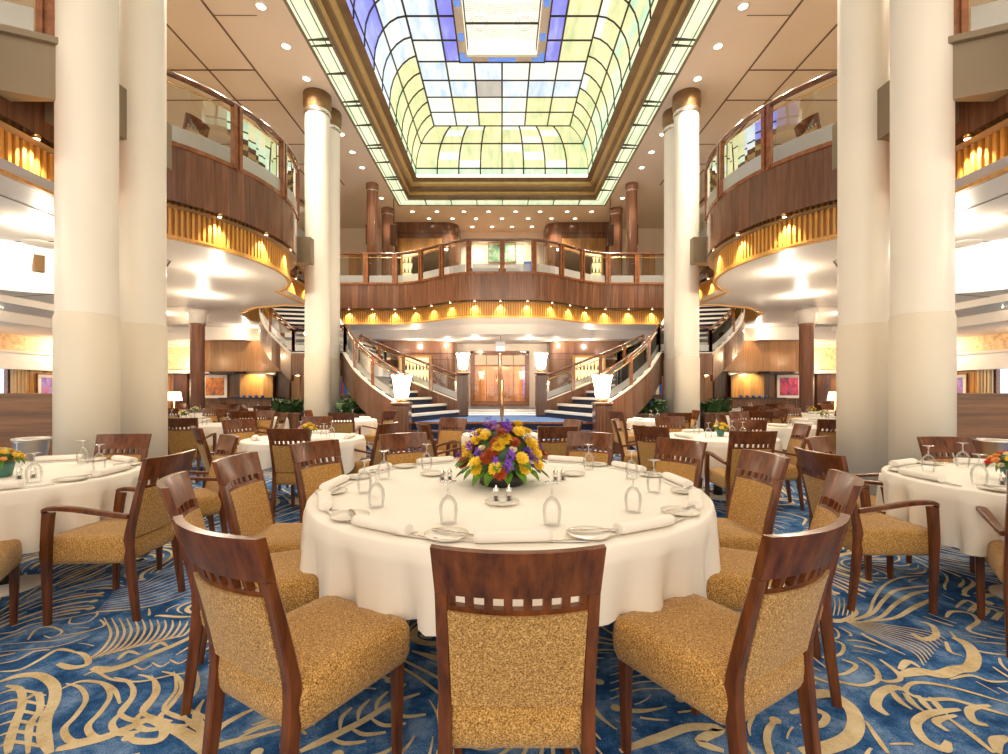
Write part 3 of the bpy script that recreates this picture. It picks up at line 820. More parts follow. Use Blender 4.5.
    for si, (sx_, sy_) in enumerate(seeds):
        if abs(sx_) / sy_ > 1.25: continue
        dens = noise.noise(Vector((sx_ * 1.1, sy_ * 1.1, 9.0)))
        rad = 1 if dens > .10 else (2 if dens > -.22 else 3)
        wid = .015 if rad == 1 else (.026 if rad == 2 else .044)
        if si >= nmain: rad = 1; wid = rr.choice((.013, .018, .024))
        if not free(sx_, sy_, -1, rad + (si < nmain)): continue
        sid[0] += 1; me = sid[0]; pts = [(sx_, sy_)]
        for sgn in (1, -1):
            x, y = sx_, sy_; acc = []
            for k in range(46 if sgn > 0 else 18):
                vx, vy = field(x, y); x += vx * step * sgn; y += vy * step * sgn
                if not free(x, y, me, rad) or y < .5: break
                acc.append((x, y))
                if k > 6: 
                    q = acc[k - 6]; occ[key(*q)] = me
            pts = pts + acc if sgn > 0 else acc[::-1] + pts
        n = len(pts)
        if n < (9 if si < nmain else 5): continue
        for q in pts: occ[key(*q)] = me
        w = [wid * min(1, .25 + i / 8) * min(1, .5 + (n - i) / 8) for i in range(n)]
        stroke(pts, w)
        if rad >= 2: blob(*pts[-1], wid * .85)
    struct(mb.build('floor', ['carpet_blue', 'carpet_gold']), 'blue carpet with gold swirling wave pattern')
floor_build()

# ------------------------------------------------------------------ landing, steps and doors
YW = 17.5
mb = MB()
LZ = .64
land = [(-2.05, 9.8), (2.05, 9.8), (1.0, 12.0), (3.4, 13.0), (5.2, 14.0), (5.2, YW), (-5.2, YW), (-5.2, 14.0), (-3.4, 13.0), (-1.0, 12.0)]
land = [(-1.95, 9.8), (1.95, 9.8), (2.1, 12.2), (4.3, 13.4), (4.3, YW), (-4.3, YW), (-4.3, 13.4), (-2.1, 12.2)]
mb.poly(land, LZ, 0); mb.strip(land + land[:1], 0, LZ, 1)
for k in range(3):
    z1 = LZ - .16 * (k + 1); y0 = 9.8 - .28 * (k + 1)
    mb.box(-1.85, 1.85, y0, y0 + .28, 0, z1, 1)
    mb.box(-1.85, 1.85, y0 + .05, y0 + .285, z1, z1 + .004, 0)
    mb.box(-1.86, 1.86, y0 - .02, y0 + .05, z1 - .02, z1 + .008, 2)
mb.box(-1.95, 1.95, 9.76, 9.84, LZ - .03, LZ + .01, 2)
for y in (12.7, 13.8, 14.9, 16.0): mb.box(-2.0, 2.0, y, y + .62, LZ, LZ + .004, 3)  # pale carpet bands, widened to bounce warm light up to the soffit
struct(mb.build('floor_landing', ['stair_blue', 'stair_riser', 'rail_wood', 'stair_nosing']), 'raised carpeted landing in front of the doors')
# middle handrail on the steps
r = empty('step_handrail', (0, 12.0, LZ), 0, 'brass and wood handrail in the middle of the landing steps', 'handrail')
m_ = MB(); m_.bbox(-.05, .05, -.05, .05, 0, .95); m_.build('newel_post', 'rail_wood', r)
m_ = MB(); m_.tube([(0, 0, .9), (0, -.9, .88), (0, -2.4, .82), (0, -2.7, .3)], .022, 8); m_.build('rail', 'brass', r)
for yy in (-1.3, -2.4): 
    m_ = MB(); m_.tube([(0, yy, .86), (0, yy, -.0 if yy > -2 else -.12)], .018, 8); m_.build('baluster', 'brass', r)

# walls at the back, lower level
def panels(mb, x0, x1, y, z0, z1, mats, w=.5, gap=.012, d=.03):
    x = x0; k = 0
    while x < x1 - .01:
        xe = min(x + w, x1); mb.box(x + gap, xe - gap, y - d, y, z0, z1, mats[k % len(mats)]); x = xe; k += 1
mb = MB()
mb.box(-1.7, 1.7, YW, YW + .1, LZ, ZB + .1, 0)
mb.v = []; mb.f = []; mb.m = []; mb.sm = []
DX = -.08
for x0, x1, z0, z1 in ((-1.7, DX - 1.02, LZ, 3.4), (DX + 1.02, 1.7, LZ, 3.4), (DX - 1.02, DX + 1.02, 2.72, 3.4), (DX - 1.02, DX + 1.02, 0, .80)):
    mb.box(x0, x1, YW, YW + .12, z0, z1, 0)
struct(mb.build('wall_back', 'wall_paint'))
def block(name, x0, x1, yf, yb, z0, z1, rc, s, mats, lab=None, door=None):
    """wooden block with its inner front corner rounded; s=-1 left"""
    P = [(x0, yb), (x0, yf)] + [(x1 - rc + rc * sin(a), yf + rc - rc * cos(a)) for a in [pi / 2 * i / 10 for i in range(11)]] + [(x1, yb)]
    if s > 0: P = [(-x, y) for x, y in P]
    mb = MB(); mb.strip(P, z0, z1, 0)
    mb.strip(offset_path(P, .02 if s > 0 else -.02), z1 - .45, z1 - .42, 1, .0)
    for zz in (z0 + 1.75,): mb.strip(offset_path(P, .006 if s > 0 else -.006), zz, zz + .015, 1)
    mb.poly(P, z1 - .001, 0, False)
    return struct(mb.build(name, mats), lab)
for s, sd in ((-1, 'left'), (1, 'right')):
    block('wall_block', -4.3, -1.68, 16.5, YW + .1, LZ, 3.05, .4, s, ['walnut', 'walnut_dark'], f'walnut clad block beside the doors, {sd}')
    block('wall_block_upper', -4.3, -1.72, 18.3, 20, ZD, ZC, .5, s, ['walnut', 'walnut_dark'], f'walnut clad block on the upper deck, {sd}')
# upper back walls
mb = MB(); mb.box(-1.8, 1.8, 19.5, 19.6, ZD, ZC)
mb.box(-XW, -4.3, 19.0, 19.1, ZD, ZC); mb.box(4.3, XW, 19.0, 19.1, ZD, ZC)
struct(mb.build('wall_back_upper', 'wall_paint'))
for s in (-1, 1):
    mb = MB(); x0, x1 = sorted((s * XW, s * (XW - .1))); mb.box(x0, x1, -3, 19, ZD, ZC, 0)
    struct(mb.build('wall_left_upper' if s < 0 else 'wall_right_upper', 'wall_paint'))
    mb = MB(); 
    x0, x1 = sorted((s * 10.6, s * 10.7)); mb.box(x0, x1, 1, 10, ZD, ZC, 0)
    struct(mb.build('partition_upper', 'curtain'))

# double doors
def door_leaf(x0, x1, nm):
    d = empty(nm, (0, 0, 0)); d['kind'] = 'structure'
    y = YW + .02; z0, z1 = .84, 2.68
    f = MB(); t = .06
    f.box(x0, x0 + t, y, y + .05, z0, z1); f.box(x1 - t, x1, y, y + .05, z0, z1)
    for zz in (z0, 2.20, z1 - t): f.box(x0 + t, x1 - t, y, y + .05, zz, zz + t)
    xm = (x0 + x1) / 2; f.box(xm - .012, xm + .012, y + .01, y + .04, z0, z1)
    for zz in (1.15, 1.5, 1.85): f.box(x0 + t, x1 - t, y + .015, y + .035, zz, zz + .012)
    f.build('door_frame', 'rail_wood', d)
    g = MB(); g.box(x0 + t, x1 - t, y + .02, y + .028, z0 + t, 2.2); g.build('door_glass', 'balcony_glass', d)
    g = MB(); g.box(x0 + t, x1 - t, y + .02, y + .028, 2.26, z1 - t); g.build('transom_panel', 'amber_glass', d)  # emission stands in for lobby light shining through the transom
    h = MB(); xh = x1 - .10 if x0 < DX - .5 else x0 + .10
    h.tube([(xh, y - .02, 1.3), (xh, y - .05, 1.35), (xh, y - .05, 1.85), (xh, y - .02, 1.9)], .018, 8); h.build('door_handle', 'brass', d)
door_leaf(DX - 1.0, DX - .01, 'door_1'); door_leaf(DX + .01, DX + 1.0, 'door_2')
mb = MB(); t = .1
mb.box(DX - 1.1, DX - 1.0, YW - .05, YW + .03, .76, 2.78); mb.box(DX + 1.0, DX + 1.1, YW - .05, YW + .03, .76, 2.78); mb.box(DX - 1.1, DX + 1.1, YW - .05, YW + .03, 2.68, 2.78); mb.box(DX - 1.1, DX + 1.1, YW - .06, YW + .03, .72, .82)
struct(mb.build('door_frame', 'rail_wood'))
# lobby behind the doors
mb = MB(); mb.box(-2.6, 2.6, 20.4, 20.5, 0, 3.2, 1); mb.box(-1.9, -1.2, 20.37, 20.4, 1.0, 2.4, 4); mb.box(.9, 1.6, 20.37, 20.4, 1.0, 2.4, 4); mb.box(-2.7, -2.6, YW + .1, 20.5, 0, 3.2, 1); mb.box(2.6, 2.7, YW + .1, 20.5, 0, 3.2, 1)
mb.box(-2.6, 2.6, YW + .1, 20.4, .6, .64, 2); mb.box(-2.6, 2.6, YW + .12, 20.4, 3.1, 3.2, 0)
mb.box(-.35, .35, 20.36, 20.4, 1.0, 2.2, 3)
struct(mb.build('wall_lobby', ['wall_paint', 'amber_wood', 'stair_blue', 'rail_wood', 'painting_violet']))
lamp('POINT', (0, 19.0, 2.7), 240, (1, .72, .5), .2)

# side parts of the lower back wall
for s, sd in ((-1, 'left'), (1, 'right')):
    mb = MB(); M_ = lambda a, b: sorted((s * a, s * b))
    mb.box(*M_(-XW, -4.2), YW, YW + .1, 0, 3.42, 3)
    segs = [(-15, -13.6, 1), (-13.6, -13.1, 0), (-13.1, -12.2, 1), (-12.2, -11.7, 0), (-11.7, -9.95, 2), (-9.95, -9.6, 0), (-9.6, -8.4, 2), (-8.4, -7.9, 0), (-7.9, -7.2, 1), (-7.2, -6.8, 0), (-6.8, -5.6, 1), (-5.6, -5.1, 0), (-5.1, -4.3, 2)]
    for a, b, mi in segs:
        x0, x1 = M_(a, b)
        if mi == 0: mb.box(x0, x1, YW - .16, YW, 0, 2.0, 0)
        else: panels(mb, x0, x1, YW, 0, 1.94, [mi], .36)
    mb.box(*M_(-XW, -10.8), YW - .25, YW, 1.94, 2.06, 4); mb.box(*M_(-XW, -10.8), YW - .12, YW, 2.1, 2.9, 5)
    mb.box(*M_(-XW, -10.8), YW - .28, YW, 2.9, 3.0, 4)
    struct(mb.build('wall_back', ['walnut_dark', 'amber_wood', 'walnut', 'wall_paint', 'soffit_paint', 'frieze']))
    # curved wooden bulkhead
    P = [(-7.3, YW), (-7.3, 16.0), (-9.9, 16.0)] + [(-9.9 - .9 * sin(a), 16.9 - .9 * cos(a)) for a in [pi / 2 * i / 8 for i in range(9)]] + [(-10.8, YW)]
    P = mir(P, s); mb = MB(); mb.strip(P, 1.96, 3.02, 0); mb.poly(P, 1.965, 1, s < 0); mb.poly(P, 3.01, 1, s > 0)
    struct(mb.build('trim_bulkhead', ['amber_wood', 'walnut_dark']), f'curved wooden bulkhead at the {sd} back wall')
    # sideboard alcove
    mb = MB(); x0, x1 = M_(-9.6, -8.4)
    sb = empty('service_counter', (0, 0, 0), 0, f'walnut service counter in the lit alcove, {sd} back wall', 'counter', 'service counters')
    mb.box(x0 - .3, x1 + .3, 16.4, 17.15, 0, 1.0); mb.build('body', 'walnut', sb)
    mb = MB(); mb.box(x0 - .35, x1 + .35, 16.35, 17.15, 1.0, 1.05); mb.build('worktop', 'black', sb)
    mb = MB(); mb.box(x0, x1, 17.10, 17.15, 1.05, 1.9); mb.build('back_panel', 'honey_wood', sb)
    for k in range(5):
        xx = x0 + .15 + .22 * k
        m_ = MB(); m_.lathe([(.05, 1.05), (.055, 1.09), (.05, 1.13)], 10, (xx, 16.7, 0)); tag(m_.build('bowl', 'book_blue'), f'small blue bowl on the service counter, {sd} back wall', 'bowl', f'blue bowls on the {sd} service counter')
    lamp('SPOT', (s * 9.0, 16.7, 1.93), 40, (1, .75, .42), .05, (s * 9.0, 17.4, 1.2), 120)
    # side walls
    w_ = MB(); x0, x1 = M_(-XW, -XW - .1)
    w_.box(x0, x1, -3, 12.9, 0, 3.42, 0); w_.box(x0, x1, 14.25, 18, 0, 3.42, 0); w_.box(x0, x1, 12.9, 14.25, 0, .7, 0); w_.box(x0, x1, 12.9, 14.25, 1.95, 3.42, 0)
    xa, xb = M_(-XW, -XW + .03)
    for k in range(6): w_.box(xa, xb, 14.3 + .5 * k, 14.78 + .5 * k, 0, 1.94, 1)
    xa, xb = M_(-XW, -XW + .25); w_.box(xa, xb, -3, 17.5, 1.95, 2.45, 2)
    xa, xb = M_(-XW, -XW + .14); w_.box(xa, xb, -3, 17.5, 2.55, 3.1, 3)
    xa, xb = M_(-XW, -XW + .3); w_.box(xa, xb, -3, 17.5, 2.45, 2.53, 4)
    xa, xb = M_(-XW, -XW + .3); w_.box(xa, xb, -3, 17.5, 3.1, 3.2, 4)
    struct(w_.build('wall_left' if s < 0 else 'wall_right', ['wall_paint', 'honey_wood', 'pelmet', 'frieze', 'soffit_paint']))
    wn = MB(); wn.box(*M_(-XW - .2, -XW - .19), 12.9, 14.25, .7, 1.95); wo = struct(wn.build('window_1' if s < 0 else 'window_2', 'daylight'))
    f = MB()
    for y0, y1, z0, z1 in ((12.9, 12.98, .7, 1.95), (14.17, 14.25, .7, 1.95), (13.54, 13.6, .7, 1.95), (12.9, 14.25, .7, .76)): f.box(*M_(-XW - .12, -XW), y0, y1, z0, z1)
    f.build('window_frame', 'rail_wood', wo)
    for y0 in (12.5, 14.15, 15.9):
        c = MB(); n = 15
        P = [(s * (14.86 + .05 * sin(k * 1.7)), y0 + .42 * k / n) for k in range(n + 1)]
        c.strip(P, .05, 1.95, 0, .012, True)
        tag(c.build('curtain', 'curtain'), f'gold pleated window curtain on the {sd} side wall', 'curtain', f'curtains on the {sd} side wall')
    # pictures
    def picture(x, y, z, wd, ht, mat, rz, label, fr='white_paper', edge='rail_wood'):
        p = empty('framed_picture', (x, y, z), rz, label, 'picture')
        a = MB(); a.box(-wd / 2, wd / 2, -.03, 0, -ht / 2, ht / 2); a.build('frame', edge, p)
        a = MB(); a.box(-wd / 2 + .03, wd / 2 - .03, -.036, -.031, -ht / 2 + .03, ht / 2 - .03); a.build('mat_board', fr, p)
        a = MB(); a.box(-wd / 2 + .13, wd / 2 - .13, -.042, -.037, -ht / 2 + .13, ht / 2 - .13); a.build('print', mat, p)
    picture(s * 10.7, YW - .06, 1.45, .95, .92, 'painting_orange' if s < 0 else 'painting_magenta', 0, 'white matted orange abstract picture on the back wall beyond the yellow-flower table' if s < 0 else 'white matted dark blue and magenta picture on the back wall')
    picture(s * 14.95, 15.3, 1.45, .62, .8, 'painting_violet', pi / 2 if s < 0 else -pi / 2, f'violet picture on the {sd} side wall beside the window')
    lamp('SPOT', (s * .9, 18.7, 7.8), 55, (1, .84, .66), .05, (s * .7, 19.5, 6.2), 100, .8)
    if s < 0: picture(0, 19.46, 7.05, 1.15, .85, 'painting_green', 0, 'green botanical picture on the upper deck back wall', 'painting_green')
    # half-height wooden partition
    p = MB(); p.box(*M_(-9.5, -4.62), 5.0, 5.12, 0, 1.26); p.box(*M_(-9.5, -4.6), 4.98, 5.14, 1.26, 1.285); p.box(*M_(-9.5, -4.61), 4.985, 5.0, .82, .85)
    struct(p.build('partition_wood', 'partition_wood'), f'half-height wooden partition next to the {sd} near columns')

    # ---------------------------------------------------------------- staircase
    F1 = [(-2.05, 9.55), (-2.6, 9.85), (-3.2, 10.4), (-3.75, 11.2)]
    B1 = [(-1.05, 12.0), (-1.9, 12.15), (-3.0, 12.55), (-4.0, 13.2)]
    def along(P, t):
        Q = catmull(P, 8); L = [0]
        for a, b in zip(Q, Q[1:]): L.append(L[-1] + hypot(b[0] - a[0], b[1] - a[1]))
        d = t * L[-1]
        for i in range(len(Q) - 1):
            if L[i + 1] >= d - 1e-9:
                u = (d - L[i]) / (L[i + 1] - L[i]); return (Q[i][0] + (Q[i + 1][0] - Q[i][0]) * u, Q[i][1] + (Q[i + 1][1] - Q[i][1]) * u)
        return Q[-1]
    X_ = lambda p, z: (s * -p[0] if s > 0 else p[0], p[1], z)
    st = empty('staircase', (0, 0, 0), 0, f'curved staircase with wood stringer and glass rail on the {sd} side', 'staircase', 'curved staircases up to the balcony')
    treads = MB(); n1 = 8; nosings = []
    def step(f0, b0, f1, b1, z):
        # riser at (f0,b0), tread to (f1,b1), stone nosing
        treads.hexa([X_(f0, z - .34), X_(b0, z - .34), X_(b1, z - .10), X_(f1, z - .10), X_(f0, z), X_(b0, z), X_(b1, z), X_(f1, z)], 0)
        g = lambda a, b, t: (a[0] + (b[0] - a[0]) * t, a[1] + (b[1] - a[1]) * t)
        fn, bn = g(f0, f1, -.08), g(b0, b1, -.08)
        fm, bm = g(f0, f1, .22), g(b0, b1, .22)
        nosings.append(MB().hexa([X_(fn, z - .05), X_(bn, z - .05), X_(bm, z - .05), X_(fm, z - .05), X_(fn, z + .006), X_(bn, z + .006), X_(bm, z + .006), X_(fm, z + .006)], 0))
    for i in range(n1):
        t0, t1 = i / n1, (i + 1) / n1
        step(along(F1, t0), along(B1, t0), along(F1, t1), along(B1, t1), LZ + .164 * (i + 1))
    zl = LZ + .164 * n1
    O2 = [(-5.35, 12.0), (-6.1, 12.5), (-6.75, 13.2), (-7.2, 14.2), (-7.35, 15.6)]
    I2 = [(-3.6, 12.9), (-4.3, 13.3), (-4.9, 13.9), (-5.3, 14.7), (-5.45, 15.7)]
    mid = [(-3.75, 11.2), (-4.2, 11.65), (-5.35, 12.0), (-3.6, 12.9), (-4.0, 13.2)]
    mid = [(-3.75, 11.2), (-4.25, 11.62), (-5.35, 12.0), (-4.3, 13.3), (-4.0, 13.2)]
    pm = [(-p[0], p[1]) if s > 0 else p for p in mid]
    treads.poly(pm, zl, 0, True); treads.poly(pm, zl - .2, 2, False)
    n2 = 16; rz_ = (ZD - zl) / n2
    for i in range(n2):
        t0, t1 = i / n2, (i + 1) / n2
        step(along(O2, t0), along(I2, t0), along(O2, t1), along(I2, t1), zl + rz_ * (i + 1))
    tr_o = treads.build('flight', ['stair_riser', 'stair_nosing', 'stair_under'], st)
    for q in nosings: q.build('step_nosing', 'stair_nosing', tr_o)
    def stringer(P, z0, z1, name, up=.26, dn=.40, thick=.08, n=20, low=None, flat=0.0):
        mb = MB(); R = []
        pts = [along(P, i / n) for i in range(n + 1)]; off = offset_path(pts, thick)
        for i, (a, b) in enumerate(zip(pts, off)):
            z = z0 + (z1 - z0) * i / n; lo = z - dn
            if low is not None: lo = max(0, min(lo, low(i / n)))
            R.append([X_(a, lo), X_(a, z + up), X_(b, z + up), X_(b, lo)])
        mb.rings(R, True, True, 0, False)
        R = [[X_(a, r[1][2]), X_(a, r[1][2] + .025), X_(b, r[1][2] + .025), X_(b, r[1][2])] for a, b, r in zip(offset_path(pts, 0), offset_path(pts, thick), R)]
        mb.rings(R, True, True, 1, False)
        mb.build(name, ['walnut', 'stair_nosing'], st)
        return pts
    def stair_rail(P, z0, z1, npost, h=.92, base=.30, zf=None):
        n = 24; pts = [along(P, i / n) for i in range(n + 1)]; zz = [z0 + (z1 - z0) * i / n for i in range(n + 1)]
        t = MB(); t.tube([X_(p, z + h) for p, z in zip(pts, zz)], .032, 8); t.build('handrail', 'dark_rail', st)
        t = MB(); t.tube([X_(p, z + h - .12) for p, z in zip(pts, zz)], .014, 6); t.build('brass_rail', 'brass', st)
        ids = [round(k * n / npost) for k in range(npost + 1)]
        for i in ids:
            t = MB(); t.loft([(X_(pts[i], 0)[0], pts[i][1], zz[i] + base - .05, .09, .07), (X_(pts[i], 0)[0], pts[i][1], zz[i] + h, .09, .07)]); t.build('post', 'rail_wood', st)
        for a, b in zip(ids, ids[1:]):
            R = []
            for q in range(a, b + 1):
                R.append(q)
            t = MB()
            off = offset_path(pts, .012)
            for (l0, l1, mi) in ((base + .02, base + .18, 1), (base + .18, h - .14, 0)):
                t.rings([[X_(pts[q], zz[q] + l0), X_(pts[q], zz[q] + l1), X_(off[q], zz[q] + l1), X_(off[q], zz[q] + l0)] for q in R], True, True, mi, False)
            t.build('glass_panel', ['balcony_glass', 'frosted_band'], st)
    stringer(F1, LZ + .1, zl, 'stringer', low=lambda t: .0 if t < .35 else 9)
    stringer(B1, LZ + .1, zl, 'stringer', thick=-.08)
    stringer(mid[:3], zl, zl + .05, 'stringer', dn=.3)
    stringer(O2, zl, ZD, 'stringer', thick=-.08 if False else .08)
    stringer(I2, zl, ZD, 'stringer', thick=-.08)
    stair_rail(F1, LZ + .1, zl, 3); stair_rail(B1, LZ + .1, zl, 4); stair_rail(mid[:3], zl, zl + .05, 1); stair_rail(O2, zl, ZD, 4)
    # newel with lamp, pillar with lamp
    def vase_lamp(x, y, z, h, r, label):
        l = empty('vase_lamp', (x, y, z), 0, label, 'lamp', 'white glass lamps on the stair newels')
        a = MB(); a.lathe([(r * .55, 0), (r * .6, .03), (r * .35, .05), (r * .5, .09)], 20); a.build('base', 'brass', l)
        a = MB(); rr_ = [(r * .55, .08), (r * .68, .12), (r * .80, h * .6), (r * .95, h * .93)]
        a.lathe(rr_ , 24, cap0=True, cap1=False)
        # scalloped rim
        n = 24; A = [(r * .95 * cos(2 * pi * k / n), r * .95 * sin(2 * pi * k / n), h * .93) for k in range(n)]
        B_ = [(r * 1.05 * cos(2 * pi * k / n), r * 1.05 * sin(2 * pi * k / n), h * (1.0 if k % 4 else .94)) for k in range(n)]
        a.rings([A, B_], False, False, 0, True)
        a.build('shade', 'lamp_glass', l)
        lamp('POINT', (x, y, z + h * .86), 55, (1, .82, .58), .03)
    m_ = MB(); m_.bbox(s * 2.03 - .17, s * 2.03 + .17, 9.30, 9.62, 0, 1.02, .02, 0); m_.bbox(s * 2.03 - .19, s * 2.03 + .19, 9.28, 9.64, 1.02, 1.08, .02, 1)
    tag(m_.build('newel_pillar', ['walnut', 'rail_wood']), f'short walnut newel pillar at the foot of the {sd} stair', 'pillar', 'walnut pillars that carry the lamps')
    vase_lamp(s * 2.03, 9.46, 1.08, .54, .20, f'glowing white vase lamp on the newel at the foot of the {sd} stair')
    m_ = MB(); m_.bbox(s * 1.0 - .14, s * 1.0 + .14, 11.85, 12.13, LZ, 1.72, .03, 0); m_.bbox(s * 1.0 - .16, s * 1.0 + .16, 11.83, 12.15, 1.72, 1.78, .02, 1)
    tag(m_.build('newel_pillar', ['walnut_dark', 'rail_wood']), f'dark walnut pillar on the landing, {sd} of the doors', 'pillar', 'walnut pillars that carry the lamps')
    vase_lamp(s * 1.0, 11.99, 1.78, .48, .17, f'glowing white vase lamp on the landing pillar {sd} of the doors')
    # planters
    rnd = random.Random(5 + s)
    for (px_, py_, wh) in ((3.35, 10.55, 'beside the stair foot'), (5.05, 11.0, 'beyond the far column pair')):
        pl = empty('fern_planter', (s * px_, py_, 0), 0, f'green ferns in a brown planter {wh}, {sd} side', 'planter', 'fern planters by the stairs')
        a = MB(); a.bbox(-.36, .36, -.2, .2, 0, .78, .02); a.bbox(-.38, .38, -.22, .22, .74, .80, .01); a.build('box', 'walnut', pl)
        f = MB()
        for k in range(70):
            an = rnd.uniform(0, 2 * pi); L = rnd.uniform(.15, .30); bx_, by_ = rnd.uniform(-.3, .3), rnd.uniform(-.14, .14); hh = rnd.uniform(.12, .38)
            pts = [(bx_ + cos(an) * L * t, by_ + sin(an) * L * t * .8, .76 + hh * sin(pi * .62 * t)) for t in (0, .25, .5, .75, 1)]
            wv = [.01, .05, .06, .045, .005]; vs = []
            for (x, y, z), q in zip(pts, wv): vs += [(x - sin(an) * q, y + cos(an) * q, z), (x + sin(an) * q, y - cos(an) * q, z - .01)]
            f.add(vs, [(2 * i, 2 * i + 1, 2 * i + 3, 2 * i + 2) for i in range(4)], 0)
        f.build('fern_leaves', 'leaf_dark', pl)
        for k in range(3):
            g = MB(); cx_, cy_ = rnd.uniform(-.35, .35), rnd.uniform(-.1, .1); zt = rnd.uniform(1.0, 1.12)
            g.tube([(cx_, cy_, .78), (cx_, cy_, zt)], .006, 5, 1)
            for q in range(7):
                a_ = 2 * pi * q / 7; g.add([(cx_, cy_, zt), (cx_ + .05 * cos(a_ - .35), cy_ + .05 * sin(a_ - .35), zt + .02), (cx_ + .075 * cos(a_), cy_ + .075 * sin(a_), zt + .01), (cx_ + .05 * cos(a_ + .35), cy_ + .05 * sin(a_ + .35), zt + .02)], [(0, 1, 2, 3)])
            g.build('flower', ['petal_cream', 'leaf'], pl)
    # bookcase under the stair
    bc = empty('bookcase', (s * 5.2, 14.6, 0), 0, f'low wooden bookcase under the {sd} stair', 'bookcase', 'bookcases under the stairs')
    a = MB()
    for x in (-.6, .57): a.box(x, x + .03, 0, .3, 0, 1.75)
    for z in (.05, .62, 1.15, 1.70): a.box(-.57, .57, 0, .3, z, z + .03)
    a.box(-.6, .6, .28, .3, 0, 1.75); a.build('frame', 'rail_wood', bc)
    bm = ['book_blue', 'book_teal', 'petal_cream', 'book_blue', 'book_red']
    for row in (.65, 1.18):
        x = -.55; k = 0
        while x < .5:
            w_ = rnd.uniform(.05, .09); h_ = rnd.uniform(.3, .42); b_ = MB(); b_.bbox(s * 5.2 + x, s * 5.2 + x + w_, 14.62, 14.84, row + .001, row + h_, .004)
            tag(b_.build('book', bm[k % 5]), f"{['blue', 'teal', 'cream', 'dark blue', 'red'][k % 5]} book on the {'upper' if row > 1 else 'lower'} shelf of the {sd} bookcase", 'book', f'books in the {sd} bookcase')
            x += w_ + .008; k += 1
    # lit drinks cabinets (lower and upper)
    for (yy, xa_, xb_, z0, z1, lv) in ((16.5, -3.55, -2.55, 1.15, 2.45, 'lower'), (18.3, -3.85, -2.75, 5.45, 6.65, 'upper')):
        xc = s * (xa_ + xb_) / -2; hw = (xb_ - xa_) / 2
        cb = empty('display_cabinet', (xc, yy, z0), 0, f"lit glass display cabinet with bottles on the {lv} deck, {sd}", 'cabinet', 'lit bottle cabinets')
        H = z1 - z0; a = MB()
        a.box(-hw - .06, -hw, -.32, -.01, 0, H); a.box(hw, hw + .06, -.32, -.01, 0, H); a.box(-hw - .06, hw + .06, -.32, -.01, H, H + .06); a.box(-hw - .06, hw + .06, -.32, -.01, -.06, 0)
        a.build('frame', 'honey_wood', cb)
        a = MB(); a.box(-hw, hw, -.04, -.02, 0, H); a.build('lit_back', 'cabinet_light', cb)
        for zz in (H * .33, H * .66):
            a = MB(); a.box(-hw, hw, -.3, -.05, zz, zz + .015); a.build('shelf', 'balcony_glass', cb)
        for zi, zz in enumerate((0, H * .33 + .015, H * .66 + .015)):
            nb = 8
            for k in range(nb):
                x = -hw + .08 + (2 * hw - .16) * k / (nb - 1); a = MB(); q = rnd.uniform(.85, 1.1)
                a.lathe([(.032, 0), (.034, .13 * q), (.014, .19 * q), (.012, .26 * q)], 8, (xc + x, yy - .17, z0 + zz))
                tag(a.build('bottle', ['bottle_green', 'petal_rust', 'silver'][(k + zi) % 3]), f"{['dark green', 'amber', 'clear'][(k + zi) % 3]} bottle on the {['bottom', 'middle', 'top'][zi]} shelf of the {lv} {sd} cabinet", 'bottle', f'bottles in the {lv} {sd} cabinet')
    a = MB(); panels(a, *sorted((s * 4.05, s * 2.35)), 18.3, 6.78, 7.25, [0], .09, .006, .04); struct(a.build('trim_panel', 'honey_wood'))
    a = MB(); a.box(*M_(-6.2, -5.7), 18.9, 19.0, ZD, 6.9); struct(a.build('door_3' if s < 0 else 'door_4', 'honey_wood'))
    # speakers on the brown columns
    for k, y in enumerate((-.42, .42)):
        a = MB(); a.bbox(s * 4.15 + y - .1, s * 4.15 + y + .1, 16.0, 16.2, 6.3, 7.0, .01, 0); a.tube([(s * 4.15 + y, 16.1, 6.98), (s * 4.15 + y, 16.1, ZC)], .015, 6, 1)
        tag(a.build('hanging_loudspeaker', ['walnut_dark', 'dark_metal']), f"dark hanging loudspeaker {'outside' if (k == 0) == (s < 0) else 'inside'} the {sd} brown upper columns", 'speaker', 'hanging loudspeakers on the upper deck')
# console, television and lamps in the upper recess
c = empty('sideboard', (-.25, 19.0, ZD), 0, 'long dark sideboard under the green picture on the upper deck', 'sideboard')
a = MB(); a.bbox(-1.0, .9, -.3, .3, .1, 1.55); a.build('body', 'walnut_dark', c); a = MB(); a.bbox(-1.05, .95, -.33, .33, 1.55, 1.6); a.build('top', 'rail_wood', c)
for x in (-.95, .85):
    for y in (-.25, .25):
        a = MB(); a.box(x - .03, x + .03, y - .03, y + .03, 0, .1); a.build('leg', 'walnut_dark', c)
t_ = empty('wall_screen', (1.15, 19.42, 6.35), 0, 'small blue lit screen on the upper deck wall', 'screen')
a = MB(); a.box(-.25, .25, -.05, .05, -.3, .3); a.build('case', 'tv_case', t_); a = MB(); a.box(-.22, .22, -.056, -.051, -.27, .27); a.build('display', 'book_blue', t_)
sg = empty('hanging_sign', (-.05, 14.9, ZB), 0, 'small white lit sign hanging in front of the doors', 'sign')
a = MB(); a.tube([(0, 0, 0), (0, 0, -.18)], .006, 6); a.build('rod', 'dark_metal', sg)
a = MB(); a.bbox(-.15, .15, -.03, .03, -.5, -.18, .01, 0); a.box(-.13, .13, -.034, -.03, -.47, -.34, 1); a.build('box', ['pelmet', 'exit_white'], sg)
